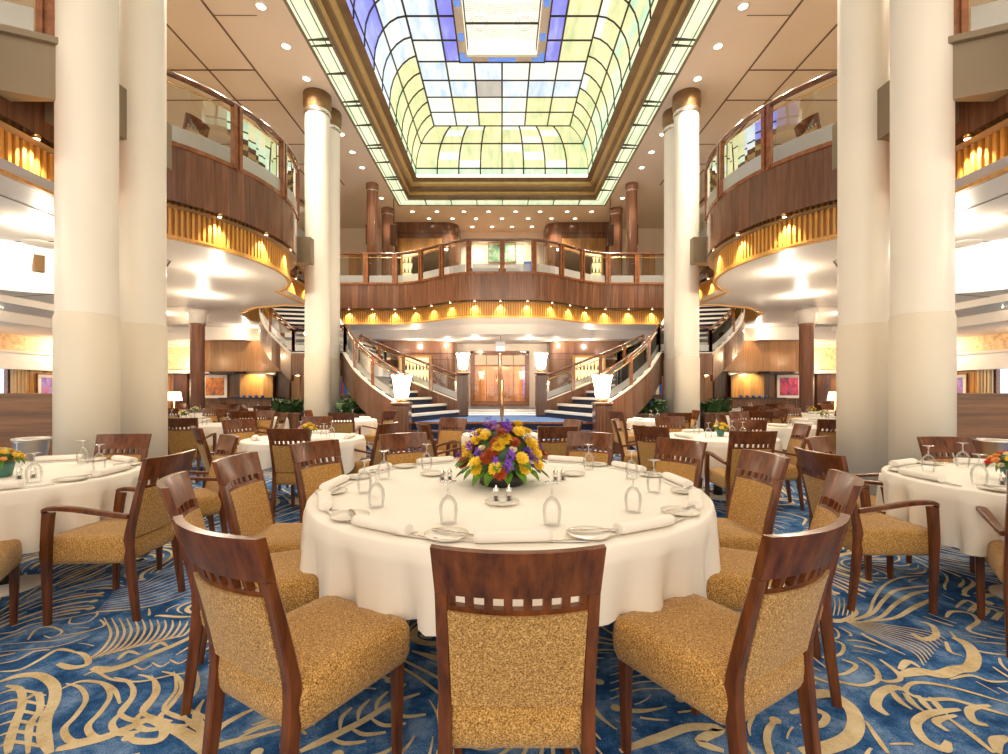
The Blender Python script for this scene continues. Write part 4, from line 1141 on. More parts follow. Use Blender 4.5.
# ------------------------------------------------------------------ chairs
def uy(z):      # centre line of the rear upright
    return -.205 if z < .45 else -.205 - .115 * ((z - .45) / .48) ** 1.15
def rr_ring(hw, hd, z, yo=0, taper=.03, n=6, r=.045):
    pts = []
    for cx_, cy_, a0 in ((hw - r, hd - r, 0), (-hw + r, hd - r, pi / 2), (-hw + r, -hd + r, pi), (hw - r, -hd + r, 1.5 * pi)):
        for i in range(n):
            a = a0 + pi / 2 * i / (n - 1); x = cx_ + r * cos(a); y = cy_ + r * sin(a)
            pts.append((x * (1 + taper * y / hd), y + yo, z))
    return pts
def curved(mb, hw0, hw1, z0, z1, bow0, bow1, th, nx=10, nz=5, yo=0.0, mi=0, smooth=True):
    """upright slab between two heights, bowed in plan, following the upright's lean"""
    F, B = [], []
    for j in range(nz + 1):
        t = j / nz; z = z0 + (z1 - z0) * t; hw = hw0 + (hw1 - hw0) * t; bow = bow0 + (bow1 - bow0) * t
        F.append([(hw * (2 * i / nx - 1), uy(z) - bow * (1 - (2 * i / nx - 1) ** 2) + th / 2 + yo, z) for i in range(nx + 1)])
        B.append([(hw * (2 * i / nx - 1), uy(z) - bow * (1 - (2 * i / nx - 1) ** 2) - th / 2 + yo, z) for i in range(nx + 1)])
    mb.rings([f + b[::-1] for f, b in zip(F, B)], False, False, mi, False)
    o = len(mb.v)
    for rowF, rowB, up in ((F[0], B[0], False), (F[-1], B[-1], True)):
        n = nx + 1; vs = rowF + rowB
        fs = [(i, i + 1, n + i + 1, n + i) if not up else (i + 1, i, n + i, n + i + 1) for i in range(nx)]
        mb.add(vs, fs, mi)
def make_chair(arms):
    c = empty('dining_armchair' if arms else 'dining_chair')
    m = MB()
    R = [rr_ring(.225 * k, .24 * k, z, .022) for z, k in ((.330, .90), (.338, .965), (.36, 1.0), (.41, 1.015), (.452, 1.0), (.472, .965), (.482, .90), (.488, .6))]
    m.rings(R, True, True, 0, True); m.build('seat', 'chair_fabric', c)
    m = MB(); curved(m, .176, .180, .47, .752, .006, .032, .044, 10, 6); m.build('back_panel', 'chair_fabric', c)
    m = MB()
    curved(m, .212, .219, .802, .930, .036, .048, .027, 14, 4)
    curved(m, .178, .180, .748, .768, .032, .034, .024, 14, 1)
    nh = 7
    for k in range(nh + 1):
        u = -1 + 2 * k / nh; hw = .178
        hw = .172; x = hw * u; z0, z1 = .766, .804; w_ = .011 if 0 < k < nh else .012
        y0 = uy(z0) - .034 * (1 - u * u); y1 = uy(z1) - .036 * (1 - u * u)
        m.hexa([(x - w_, y0 - .011, z0), (x + w_, y0 - .011, z0), (x + w_, y0 + .011, z0), (x - w_, y0 + .011, z0),
                (x - w_, y1 - .011, z1), (x + w_, y1 - .011, z1), (x + w_, y1 + .011, z1), (x - w_, y1 + .011, z1)])
    m.build('top_rail', 'chair_wood', c)
    for s in (-1, 1):
        m = MB(); secs = [(s * .194, -.255, 0, .030, .034), (s * .194, -.225, .25, .036, .044), (s * .194, -.208, .42, .038, .050)]
        for z in (.50, .60, .70, .80): secs.append((s * (.194 + .002 * (z - .45) / .48), uy(z), z, .036 - .002 * (z > .7), .042 - .014 * (z - .5) / .4))
        m.loft(secs); m.build('leg', 'chair_wood', c)
    for s in (-1, 1):
        m = MB()
        if arms: m.loft([(s * .238, .205, 0, .030, .032), (s * .243, .205, .25, .036, .040), (s * .247, .205, .45, .040, .048), (s * .252, .19, .60, .036, .056), (s * .254, .185, .635, .034, .06)])
        else: m.loft([(s * .198, .205, 0, .028, .030), (s * .20, .205, .2, .036, .038), (s * .20, .205, .385, .042, .044)])
        m.build('leg', 'chair_wood', c)
    if arms:
        for s in (-1, 1):
            m = MB(); P = catmull([(s * .212, uy(.60) + .012, .600), (s * .232, -.08, .628), (s * .250, .06, .655), (s * .256, .17, .66), (s * .254, .215, .645)], 4)
            R = []
            for i, (x, y, z) in enumerate(P):
                t = i / (len(P) - 1); w_ = .015 + .007 * sin(pi * t); h_ = .012
                R.append([(x - w_, y, z - h_), (x + w_, y, z - h_), (x + w_, y, z + h_ * .6), (x + w_ * .6, y, z + h_), (x - w_ * .6, y, z + h_), (x - w_, y, z + h_ * .6)])
            m.rings(R, True, True, 0, False); m.build('armrest', 'chair_wood', c)
    return c
CH = {False: Proto(make_chair(False)), True: Proto(make_chair(True))}
BACK = .32
def chair_at(x, y, hx, hy, label, group, arms=False, z=0):
    """x, y: middle of the top of the back; hx, hy: the way it faces"""
    L = hypot(hx, hy); hx /= L; hy /= L
    p = (x + hx * BACK, y + hy * BACK, z)
    return CH[arms].put(p, atan2(hy, hx) - pi / 2, label, 'chair', group)

# ------------------------------------------------------------------ tables
def cloth_mesh(R, z, hem, folds, amp, n=160, flare=.05, seed=1):
    """round cloth: flat disc, rounded edge, hanging skirt with folds; hem(angle) gives the height of its edge"""
    rnd = random.Random(seed); ph = [rnd.uniform(0, 6.28) for _ in range(5)]
    m = MB(); rings = []
    def ring(f): return [(f(2 * pi * i / n)) for i in range(n)]
    for r in (.02, .35, .7, .93):
        rings.append(ring(lambda a: (R * r * cos(a), R * r * sin(a), z)))
    for r, dz in ((.975, 0), (.992, .003), (1.0, .012), (1.003, .03)):
        rings.append(ring(lambda a: (R * r * cos(a), R * r * sin(a), z - dz)))
    K = 12
    for k in range(1, K + 1):
        t = k / K
        def f(a):
            h = hem(a); zz = z - .03 - (z - .03 - h) * t
            drop = (z - .03 - zz)
            w_ = sin(folds * a + ph[0] + .8 * sin(2 * a + ph[1])) * .6 + sin(folds * 1.7 * a + ph[2] + sin(3 * a)) * .4
            w_ = 1 - 2 * (1 - (w_ + 1) / 2) ** 1.6 if w_ > -1 else -1
            rr_ = R * 1.003 + .012 + flare * drop * .3 + amp * min(1, drop * 3.6) * (w_ - .55)
            return (rr_ * cos(a), rr_ * sin(a), zz)
        rings.append(ring(f))
    m.rings(rings[::-1], False, True, 0, True)
    return m
def square_hem(z, R, a, cap, rot=0.0, lo=None):
    def f(t):
        c = max(abs(cos(t - rot)), abs(sin(t - rot)))
        return z - min(cap, a / c - R)
    return f
def table(cx_, cy_, R, desc, kind='round', cap=.45, a=None, rot=0, cloth=None, folds=16, amp=.03, seed=1, group='round dining tables'):
    t = empty('dining_table', (cx_, cy_, 0), 0, f'pedestal table under the white cloth, {desc}', 'table', group)
    m = MB(); m.lathe([(R - .02, .71), (R - .01, .715), (R - .01, .735), (R - .02, .742)], 48); m.build('tabletop', 'walnut_dark', t)
    m = MB(); m.lathe([(.06, .03), (.05, .1), (.05, .6), (.09, .71)], 20); m.build('pedestal', 'dark_metal', t)
    m = MB(); m.lathe([(.26 * min(1, R), 0), (.26 * min(1, R), .012), (.07, .04)], 32); m.build('base', 'dark_metal' if R > 1 else 'soffit_paint', t)
    if cloth is None: cloth = square_hem(.75, R, a or R * 1.42, cap, rot)
    m = cloth_mesh(R, .75, cloth, folds, amp, seed=seed)
    o = m.build('tablecloth', 'cloth', None, (cx_, cy_, 0)); tag(o, f'white tablecloth, {desc}', 'tablecloth', 'white tablecloths')
    return t

# place-setting pieces, built once
def thing1(name, mb, mats): return mb.build(name, mats)
m = MB()       # rolled napkin
n = 18
for j, (x0, x1) in enumerate(((-.145, .145),)):
    R = []
    for i in range(13):
        x = x0 + (x1 - x0) * i / 12; e = 1 if 0 < i < 12 else .9
        R.append([(x, .034 * e * cos(2 * pi * k / n) * (1 + .05 * sin(3 * i)), .024 + .023 * e * sin(2 * pi * k / n)) for k in range(n)])
    m.rings(R, True, True, 0, True)
m.add([(-.14, .03, .003), (.14, .03, .003), (.14, .062, .002), (-.14, .058, .002), (-.14, .03, .006), (.14, .03, .006), (.14, .062, .004), (-.14, .058, .004)], [(3, 2, 1, 0), (4, 5, 6, 7), (0, 1, 5, 4), (1, 2, 6, 5), (2, 3, 7, 6), (3, 0, 4, 7)])
NAP = Proto(m.build('napkin', 'napkin_cloth'))
pl = empty('side_plate'); m = MB(); m.lathe([(.045, 0), (.05, .003), (.085, .012), (.085, .015), (.055, .008), (.045, .006), (.001, .006)], 36, cap1=False); m.build('dish', 'porcelain', pl)
m = MB(); m.lathe([(.0835, .0135), (.0862, .0135), (.0862, .0162), (.0835, .0158), (.0835, .0135)], 36, cap0=False, cap1=False); m.build('rim', 'porcelain_rim', pl)
PLATE = Proto(pl)
m = MB()
m.rings([[(-.007, y, .003), (.007, y, .003), (.007, y, .008), (-.007, y, .008)] for y in (-.10, -.01)], True, True, 0, False)
m.rings([[(-w_, y, .004), (w_, y, .004), (w_, y, .006), (-w_, y, .006)] for y, w_ in ((-.01, .006), (.03, .010), (.08, .010), (.105, .004))], True, True, 0, False)
KNIFE = Proto(m.build('knife', 'silver'))
m = MB()
m.rings([[(-w_, y, zz), (w_, y, zz), (w_, y, zz + .003), (-w_, y, zz + .003)] for y, w_, zz in ((-.10, .006, .003), (-.05, .003, .006), (.03, .003, .008), (.045, .011, .004), (.06, .012, .004))], True, True, 0, False)
for k in range(4): m.box(-.012 + .007 * k, -.009 + .007 * k, .058, .10, .004, .007)
FORK = Proto(m.build('fork', 'silver'))
g = empty('wine_glass')
m = MB(); m.lathe([(.033, 0), (.037, .03), (.040, .06), (.037, .085), (.024, .108), (.006, .122)], 24, cap0=False, cap1=False); m.build('bowl', 'wine_glass', g)
m = MB(); m.lathe([(.006, .122), (.0045, .13), (.0045, .165), (.010, .174)], 12, cap0=False, cap1=False); m.build('stem', 'glass_foot', g)
m = MB(); m.lathe([(.010, .174), (.034, .178), (.034, .180), (.004, .182)], 24, cap0=False, cap1=True); m.build('foot', 'glass_foot', g)
WINE = Proto(g)
sh = empty('salt_shaker')
m = MB(); m.lathe([(.014, 0), (.017, .003), (.014, .03), (.012, .042)], 14); m.build('body', 'wine_glass', sh)
m = MB(); m.lathe([(.009, .002), (.010, .022)], 12); m.build('salt', 'shaker_dark', sh)
m = MB(); m.lathe([(.014, .042), (.016, .052), (.012, .064), (.004, .072), (.005, .077), (.001, .080)], 14); m.build('cap', 'silver', sh)
SHAKER = Proto(sh)
TZ = .752
def polar(cx_, cy_, r, a): return (cx_ + r * cos(a), cy_ + r * sin(a))
def setting(cx_, cy_, a, R, where, tname, full=True, glass=True, gr=.34, pl_off=-.27, seed=0):
    """one cover: napkin at the rim, plate with knife to the sitter's left, inverted glass beyond"""
    rnd = random.Random(seed * 7 + int(a * 100))
    tang = a + pi / 2
    rn = R - .085
    x, y = polar(cx_, cy_, rn, a); NAP.put((x, y, TZ), tang + rnd.uniform(-.08, .08), f'rolled white napkin, {where} of the {tname}', 'napkin', f'napkins on the {tname}')
    ux, uy_ = cos(tang), sin(tang)           # the sitter's right when looking at the centre
    ia, ib = cos(a), sin(a)
    px_, py_ = x + ux * pl_off, y + uy_ * pl_off
    d = hypot(px_ - cx_, py_ - cy_); lim = R - .11
    if d > lim: px_ = cx_ + (px_ - cx_) * lim / d; py_ = cy_ + (py_ - cy_) * lim / d
    if full:
        PLATE.put((px_, py_, TZ), 0, f'white side plate, {where} of the {tname}', 'plate', f'side plates on the {tname}')
        KNIFE.put((px_ + ux * .03, py_ + uy_ * .03, TZ + .014), tang + rnd.uniform(.7, 1.1), f'butter knife on the plate, {where} of the {tname}', 'knife', f'butter knives on the {tname}')
        FORK.put((x - ux * .175, y - uy_ * .175, TZ), tang + pi / 2, f'silver fork, {where} of the {tname}', 'fork', f'forks on the {tname}')
        KNIFE.put((x + ux * .175, y + uy_ * .175, TZ), tang + pi / 2 + rnd.uniform(-.05, .25), f'dinner knife by the napkin, {where} of the {tname}', 'knife', f'dinner knives on the {tname}')
    if glass:
        gx, gy = x - ia * (gr - .12) + ux * .17, y - ib * (gr - .12) + uy_ * .17
        WINE.put((gx, gy, TZ), 0, f'upturned wine glass, {where} of the {tname}', 'glass', f'upturned glasses on the {tname}')

# flowers
def bloom(r, n=22, layers=5, dome=.62):
    m = MB(); rb = random.Random(int(r * 9999))
    for l in range(layers):
        el = l / max(1, layers - 1) * 1.25; k = n - l * 4
        for i in range(max(5, k)):
            a = 2 * pi * i / max(5, k) + l * .4 + rb.uniform(-.12, .12); rr_ = r * cos(el * .85) * rb.uniform(.85, 1.15); z = r * dome * sin(el) * rb.uniform(.85, 1.15)
            w_ = .28 * r; c_, s_ = cos(a), sin(a)
            m.add([(c_ * rr_ * .15, s_ * rr_ * .15, z * .6), (c_ * rr_ * .7 - s_ * w_ / 2, s_ * rr_ * .7 + c_ * w_ / 2, z + r * .05), (c_ * rr_, s_ * rr_, z + r * .12), (c_ * rr_ * .7 + s_ * w_ / 2, s_ * rr_ * .7 - c_ * w_ / 2, z + r * .05)], [(0, 3, 2, 1)], 0)
    m.lathe([(r * .40, -r * .3), (r * .34, .0), (r * .12, r * .30)], 8, (0, 0, 0), 0)
    return m
def statice(r):
    m = MB(); rnd = random.Random(4)
    for i in range(26):
        v = Vector((rnd.gauss(0, 1), rnd.gauss(0, 1), rnd.gauss(.3, 1))).normalized() * r * rnd.uniform(.5, 1)
        d = r * .26
        m.add([(v.x + d * cos(a), v.y + d * sin(a), v.z + (d * .5 if k % 2 else 0)) for k, a in enumerate([0, 1.26, 2.5, 3.77, 5.03])] + [(v.x, v.y, v.z - d * .3)], [(0, 1, 5), (1, 2, 5), (2, 3, 5), (3, 4, 5), (4, 0, 5)], 0)
    return m
def leafmesh(L, W):
    m = MB(); pts = [(0, 0, 0), (L * .25, W * .35, .01), (L * .55, W * .5, .006), (L * .85, W * .22, -.012), (L, 0, -.03), (L * .85, -W * .22, -.012), (L * .55, -W * .5, .006), (L * .25, -W * .35, .01), (L * .5, 0, -.006)]
    m.add(pts, [(0, 8, 1), (1, 8, 2), (2, 8, 3), (3, 8, 4), (4, 8, 5), (5, 8, 6), (6, 8, 7), (7, 8, 0)]); return m
BM = {}
def bouquet(x, y, z, name, label, vase, R, H, nfl, kinds, leaves, seed, zc, leafsz=.12, vh=.08, vr=.12, vmat='black'):
    root = empty(name, (x, y, z), 0, label, 'flowers', 'table flowers')
    m = MB()
    if vase == 'bowl': m.lathe([(vr * .92, 0), (vr, .01), (vr * 1.02, vh), (vr * .96, vh), (vr * .93, vh - .01), (.001, vh - .012)], 32, cap1=False)
    else: m.lathe([(vr * .7, 0), (vr * .8, .01), (vr, vh * .8), (vr * .95, vh), (.001, vh - .012)], 20, cap1=False)
    m.build('vase', vmat, root)
    m = MB(); m.lathe([(R * .55, zc - .02), (R * .80, zc + H * .2), (R * .70, zc + H * .6), (R * .35, zc + H * .85), (.01, zc + H * .9)], 16, cap1=False)
    m.build('foam', 'leaf_dark', root)
    rnd = random.Random(seed)
    for i in range(nfl):
        # golden-angle points on a dome
        t = (i + .5) / nfl; el = math.asin(1 - t * .98) ; a = i * 2.39996 + rnd.uniform(-.2, .2)
        kind = rnd.choice(kinds)
        mat, typ, rad = kind
        k_ = rnd.uniform(.88, 1.10) * (1.08 if typ == 's' else 1)
        d = Vector((cos(el) * cos(a), cos(el) * sin(a), sin(el)))
        p = Vector((d.x * R * k_, d.y * R * k_, zc + d.z * H * k_))
        key_ = (name, mat, typ, rad)
        if key_ not in BM:
            mm = bloom(rad, 22, 5) if typ == 'm' else statice(rad)
            o = mm.build('bloom', mat, root); BM[key_] = o
        else: o = BM[key_].copy(); COL.objects.link(o); o.parent = root
        o.location = p; dd = Vector((d.x * R, d.y * R, d.z * H + .12)).normalized()
        o.rotation_euler = dd.to_track_quat('Z', 'Y').to_euler(); o.name = {'petal_yellow': 'yellow_bloom', 'petal_purple': 'purple_bloom', 'petal_rust': 'rust_bloom', 'petal_red': 'red_bloom', 'petal_cream': 'cream_bloom', 'petal_orange': 'orange_bloom'}[mat]
    for i in range(leaves):
        a = 2 * pi * i / leaves + rnd.uniform(-.2, .2); low = i % 2
        o = leafmesh(leafsz * rnd.uniform(.8, 1.2), leafsz * .5).build('leaf', 'leaf', root)
        o.location = (cos(a) * R * .72, sin(a) * R * .72, zc + (.01 if low else H * .25)); o.rotation_euler = (0, .35 if low else .1, a)
    return root

# ------------------------------------------------------------------ the big table
TCX, TCY, TR = .04, 2.77, 1.11
seats = [(270, 'near seat'), (239, 'second seat on the left of the near seat'), (206, 'third seat clockwise from the near one'), (181, 'seat facing the right column row'), (153, 'fifth seat clockwise from the near one'),
         (123, 'seat before the left stair foot'), (93, 'far seat behind the flowers'), (63, 'seat before the right stair foot'), (33, 'fifth seat anticlockwise from the near one'), (4, 'seat facing the left column row'), (336, 'third seat anticlockwise from the near one'), (302, 'second seat on the right of the near seat')]
clab = {270: 'armless chair seen squarely from behind, its back nearest the viewer', 239: 'large armless chair at the big table, first one left of the centre chair',
        206: 'armless chair tucked between the large left chair and the big table edge', 181: 'armless chair at the left side of the big round table, back angled',
        153: 'armless chair at the far left rim of the big table, shiny orange top rail', 123: 'armless chair behind the big table, left of the flowers',
        93: 'armless chair hidden behind the centre flowers', 63: 'dark red-brown chair behind the big table, right of the flowers',
        33: 'armless chair at the far right rim of the big table, seen from behind', 4: 'armless chair at the right side of the big round table, streaked glossy rail',
        336: 'armless chair tucked behind the large right chair, rail tilted', 302: 'large armless chair at the big table, first one right of the centre chair'}
for deg, nm in seats:
    a = radians(deg); r = {270: 1.60, 239: 1.67, 206: 1.64, 181: 1.60, 153: 1.62, 123: 1.70, 93: 1.66, 63: 1.70, 33: 1.62, 4: 1.58, 336: 1.64, 302: 1.65}[deg]
    if deg == 302: a = radians(301.2)
    x, y = polar(TCX, TCY, r, a)
    chair_at(x, y, -cos(a), -sin(a), clab[deg], 'armless chairs round the big table')
def main_hem(t):
    # long at the sides, short at the near and far edges
    d = abs(((t - pi / 2) + pi / 2) % pi - pi / 2)
    u = min(1, max(0, (d - .55) / .6)); u = u * u * (3 - 2 * u)
    return .455 - .20 * u + .012 * sin(5 * t + 1)
table(TCX, TCY, TR, 'on the big round table in the middle', cloth=main_hem, folds=24, amp=.055, seed=3, group=None)
SN = {270: 'near seat', 239: 'large left chair', 206: 'tucked left chair', 181: 'left side chair', 153: 'far left rim chair', 123: 'chair left of the flowers', 93: 'seat behind the flowers', 63: 'chair right of the flowers', 33: 'far right rim chair', 4: 'right side chair', 336: 'tucked right chair', 302: 'large right chair'}
for i, (deg, nm) in enumerate(seats): setting(TCX, TCY, radians(deg), TR, SN[deg], 'big table', seed=i)
for x, y, wh in ((0.0, 2.33, 'before the flowers'), (-.46, 3.12, 'left of the flowers'), (.47, 3.12, 'right of the flowers')):
    PLATE.put((x, y, TZ), 0, f'small white plate carrying shakers {wh} on the big table', 'plate', 'shaker plates on the big table')
for x, y, z, wh in ((-.03, 2.37, .007, 'on the plate before the flowers'), (.035, 2.37, .007, 'on the plate before the flowers'), (-.375, 2.93, 0, 'left of the flower bowl'), (-.33, 2.95, 0, 'left of the flower bowl'), (.335, 2.93, 0, 'right of the flower bowl'), (.385, 2.95, 0, 'right of the flower bowl')):
    o = SHAKER.put((x, y, TZ + z), 0, f"silver topped {'salt' if x in (-.03, -.375, .335) else 'pepper'} shaker {wh}, big table", 'shaker', 'shakers on the big table')
kinds = [('petal_yellow', 'm', .052), ('petal_yellow', 'm', .044), ('petal_cream', 'm', .026), ('petal_purple', 's', .036), ('petal_rust', 'm', .045), ('petal_yellow', 'm', .043), ('petal_purple', 's', .034), ('petal_rust', 'm', .042), ('petal_purple', 's', .030)]
bouquet(.0, 2.83, TZ, 'flower_centrepiece', 'dome of yellow, purple and rust flowers in a black bowl on the big table', 'bowl', .225, .25, 92, kinds, 30, 8, .10, .13, .085, .135)

# ------------------------------------------------------------------ side tables near the viewer
def side_table(cx_, cy_, R, tname, seats_, full, rot=0, cap=.42, a=None, seed=1, glass=True):
    table(cx_, cy_, R, f'on the {tname}', rot=rot, cap=cap, a=a, seed=seed, folds=18, amp=.07)
    for i, deg in enumerate(seats_):
        setting(cx_, cy_, radians(deg), R, (['inner side', 'far corner', 'far side', 'outer side', 'outer near side', 'near side'] if cx_ < 0 else ['inner side', 'far side', 'far corner', 'outer side', 'outer near side', 'near side'])[i], tname, full=full, glass=glass, seed=seed + i, gr=.32)
side_table(-3.31, 3.12, .74, 'yellow-flower table', (5, 60, 110, 175, 235, 310), True, radians(20), .36, 1.02, 21)
side_table(3.35, 2.95, .74, 'red-flower table', (175, 120, 65, 5, 305, 232), True, radians(-20), .36, 1.02, 22)
bouquet(-3.28, 3.06, TZ, 'flower_arrangement', 'small yellow and green flowers in a dark green glass vase', 'vase', .10, .075, 26, [('petal_yellow', 'm', .024), ('petal_yellow', 'm', .022), ('petal_cream', 'm', .02), ('petal_orange', 'm', .02)], 10, 5, .10, .06, .10, .065, 'vase_green')
bouquet(3.18, 2.90, TZ, 'flower_arrangement', 'small red, yellow and orange flowers in a dark green glass vase', 'vase', .11, .08, 26, [('petal_red', 'm', .03), ('petal_yellow', 'm', .024), ('petal_orange', 'm', .024), ('petal_cream', 'm', .02), ('petal_yellow', 'm', .022)], 10, 6, .10, .06, .10, .065, 'vase_green')
for x, y, t_ in ((-3.08, 2.98, 'yellow-flower'), (-3.03, 3.02, 'yellow-flower'), (3.0, 2.80, 'red-flower'), (3.05, 2.77, 'red-flower')):
    SHAKER.put((x, y, TZ), 0, f"silver topped {'salt' if x in (-3.08, 3.0) else 'pepper'} shaker beside the vase of the {t_} table", 'shaker', 'shakers on the side tables')
for s, sd, t_ in ((-1, 'left', 'yellow-flower'), (1, 'right', 'red-flower')):
    b = empty('wine_bucket', (s * 3.93 if s < 0 else 3.98, 3.90 if s < 0 else 3.78, 0), 0, f'silver wine bucket on a stand behind the {t_} table', 'bucket', 'wine buckets')
    m = MB(); m.lathe([(.075, .66), (.085, .68), (.115, .90), (.122, .905), (.122, .92), (.112, .915), (.10, .80), (.001, .70)], 28, cap1=False); m.build('bucket', 'bucket_silver', b)
    m = MB(); m.lathe([(.13, 0), (.13, .02), (.02, .05), (.016, .5), (.03, .62), (.08, .66)], 20); m.build('stand', 'silver', b)
G1 = 'armchairs round the side tables'
chair_at(-2.03, 2.87, -1, -.02, 'armchair in profile pulled up to the yellow-flower table, its back towards the big table', G1, True)
chair_at(-3.33, 4.12, .1, -1, 'chair with a row of square holes behind the yellow-flower table, before the cream column', G1, True)
chair_at(-2.32, 3.97, -.7, -.72, 'armchair turned to the yellow-flower table, seen past the left side chair', G1, True)
chair_at(-2.625, 2.08, -.55, .84, 'chair cut off by the picture edge before the yellow-flower table', G1, False)
chair_at(-1.78, 1.40, -1, 0.0, 'near chair cut off at the left picture border', G1, True)
chair_at(2.02, 2.99, 1, .02, 'armchair in profile pulled up to the red-flower table, its back towards the big table', G1, True)
chair_at(3.68, 3.87, -.08, -1, 'chair behind the red-flower table, before the wooden partition', G1, True)
chair_at(2.60, 3.84, .6, -.8, 'armchair turned to the red-flower table, in front of the cream column', G1, True)
chair_at(2.62, 2.13, .62, .78, 'chair cut off by the picture edge before the red-flower table', G1, True)
chair_at(1.76, 1.40, 1, 0.0, 'near chair cut off at the right picture border', G1, True)

# ------------------------------------------------------------------ tables farther back
def far_table(x, y, R, tname, n=3, flowers=None, rot=0, cap=.42, seed=1, a=None):
    table(x, y, R, f'on the {tname}', rot=rot, cap=cap, a=a or R * 1.35, seed=seed, folds=12, amp=.05)
    rnd = random.Random(seed)
    for k in range(n):
        an = 2 * pi * k / n + rnd.uniform(0, 1); px_, py_ = polar(x, y, R - .15, an)
        o_ = ['first', 'second', 'third', 'fourth', 'fifth'][k]
        NAP.put((px_, py_, TZ), an + pi / 2, f'rolled white napkin, {o_} one on the {tname}', 'napkin', f'napkins on the {tname}')
        gx, gy = polar(x, y, R - .38 if R > .5 else R * .35, an + .45)
        WINE.put((gx, gy, TZ), 0, f'upturned wine glass, {o_} one on the {tname}', 'glass', f'upturned glasses on the {tname}')
    if flowers:
        bouquet(x + .03, y, TZ, 'flower_arrangement', f'small {flowers} flowers on the {tname}', 'vase', .08, .07, 9, [('petal_yellow' if 'yellow' in flowers else 'petal_cream', 'm', .035), ('petal_orange' if 'orange' in flowers else 'petal_cream', 'm', .03)], 5, seed, .09, .06, .09, .05, 'wine_glass' if R < .6 else 'vase_green')
far_table(-2.34, 5.55, .68, 'round table behind the left rim chairs', 4, 'yellow and orange', seed=31)
far_table(2.66, 5.75, .66, 'round table behind the right rim chairs', 4, 'yellow and cream', seed=32)
far_table(-.02, 6.12, .50, 'small table behind the centre flowers', 2, None, seed=33)
G2 = 'chairs in the middle rows'
Lt, Rt = 'round table behind left', 'round table behind right'
for x, y, hx, hy, lab, arm in (
    (-2.17, 4.74, .02, 1, f'chair seen squarely from behind at the {Lt}', False),
    (-3.21, 4.92, .75, .66, f'armchair seen from its side, left of the {Lt}', True),
    (-3.50, 6.20, .85, -.5, f'armchair facing the viewer at the column side of the {Lt}', True),
    (-2.72, 6.87, .1, -1, f'light orange chair facing the viewer behind the {Lt}', True),
    (-1.34, 5.50, -.97, .25, f'armchair in profile at the stair side of the {Lt}', True),
    (2.40, 4.46, .08, 1, f'armchair seen from behind at the {Rt}', True),
    (3.40, 5.28, -1, .25, f'armchair in sharp profile at the {Rt}', True),
    (1.60, 5.05, .78, .62, f'chair seen from behind, stair side of the {Rt}', False),
    (1.52, 6.22, .95, -.35, f'armchair in profile at the far stair side of the {Rt}', True),
    (2.46, 6.86, 0, -1, f'chair facing the viewer behind the {Rt}', True),
    (3.24, 6.14, .35, .93, f'chair between the {Rt} and the square table', False),
    (-.92, 5.42, .88, .48, 'armchair in profile just behind the big table, left of its flowers', True),
    (-.68, 6.52, -.45, -.9, 'chair facing the steps table, before the left stair foot', True),
    (.60, 5.02, -.1, 1, 'dark chair seen from behind, right of the centre flowers', False),
    (.93, 6.08, -.9, -.35, 'glossy chair before the right stair foot', True)):
    chair_at(x, y, hx, hy, lab, G2, arm)
# square and long tables farther away; each with chairs of its own
FAR = [  # x, y, R, name, flowers, chairs [(dx, dy)]
    (-4.75, 7.75, .50, 'table left of the round left table', None, [(.25, -1.22), (-1.1, 0), (.3, 1.05), (1.05, .15)]),
    (4.60, 7.45, .52, 'table right of the round right table', None, [(-.15, -1.22), (1.1, 0), (-.3, 1.05), (-1.05, .15)]),
    (-2.95, 9.0, .52, 'table by the left fern planter', None, [(.85, -.25), (-.75, -.1), (.2, -1.0)]),
    (2.95, 9.0, .52, 'table by the right fern planter', None, [(-.85, -.35), (.75, -.1), (.1, -1.0)]),
    (-4.9, 9.6, .45, 'tall-cloth table before the left far column', None, [(-.9, .1), (.1, -.95)]),
    (4.9, 9.6, .45, 'tall-cloth table before the right far column', None, [(.9, .1), (-.1, -.95)]),
    (-6.3, 9.2, .5, 'table with lamp-side flowers, left wing', 'cream', [(-.95, 0), (.95, .1), (.1, -1.0), (0, 1.0)]),
    (6.3, 9.2, .5, 'table with flowers, right wing', 'cream', [(-.95, 0), (.95, .1), (.1, -1.0), (0, 1.0)]),
    (-7.4, 11.2, .5, 'flower table near the slim left column', 'cream', [(-.95, 0), (.95, .1), (.1, -1.0), (0, 1.0)]),
    (7.4, 11.2, .5, 'flower table near the slim right column', 'yellow and orange', [(-.95, 0), (.95, .1), (.1, -1.0), (0, 1.0)]),
    (-5.9, 12.3, .5, 'table under the left stairwell', 'cream', [(-.95, 0), (.95, .1), (.1, -1.0)]),
    (5.9, 12.3, .5, 'table under the right stairwell', 'yellow and orange', [(-.95, 0), (.95, .1), (.1, -1.0)]),
    (-9.4, 12.6, .5, 'table before the left orange picture', None, [(-.95, 0), (.95, .1), (.1, -1.0), (0, 1.0)]),
    (9.4, 12.6, .5, 'table before the right magenta picture', None, [(-.95, 0), (.95, .1), (.1, -1.0), (0, 1.0)]),
    (-7.6, 14.3, .5, 'table near the left service counter', None, [(-.95, 0), (.95, .1), (.1, -1.0)]),
    (7.6, 14.3, .5, 'table near the right service counter', None, [(-.95, 0), (.95, .1), (.1, -1.0)]),
    (-11.3, 14.8, .5, 'rearmost table of the left wing', None, [(.95, .1), (.1, -1.0)]),
    (11.3, 14.8, .5, 'rearmost table of the right wing', None, [(-.95, .1), (.1, -1.0)]),
    (-7.9, 7.6, .5, 'table behind the left cream columns', None, [(1.0, .1), (.2, 1.0)]),
    (7.9, 7.6, .5, 'table behind the right cream columns', None, [(-1.0, .1), (-.2, 1.0)]),
]
ordn = {(True, True): 'viewer side', }
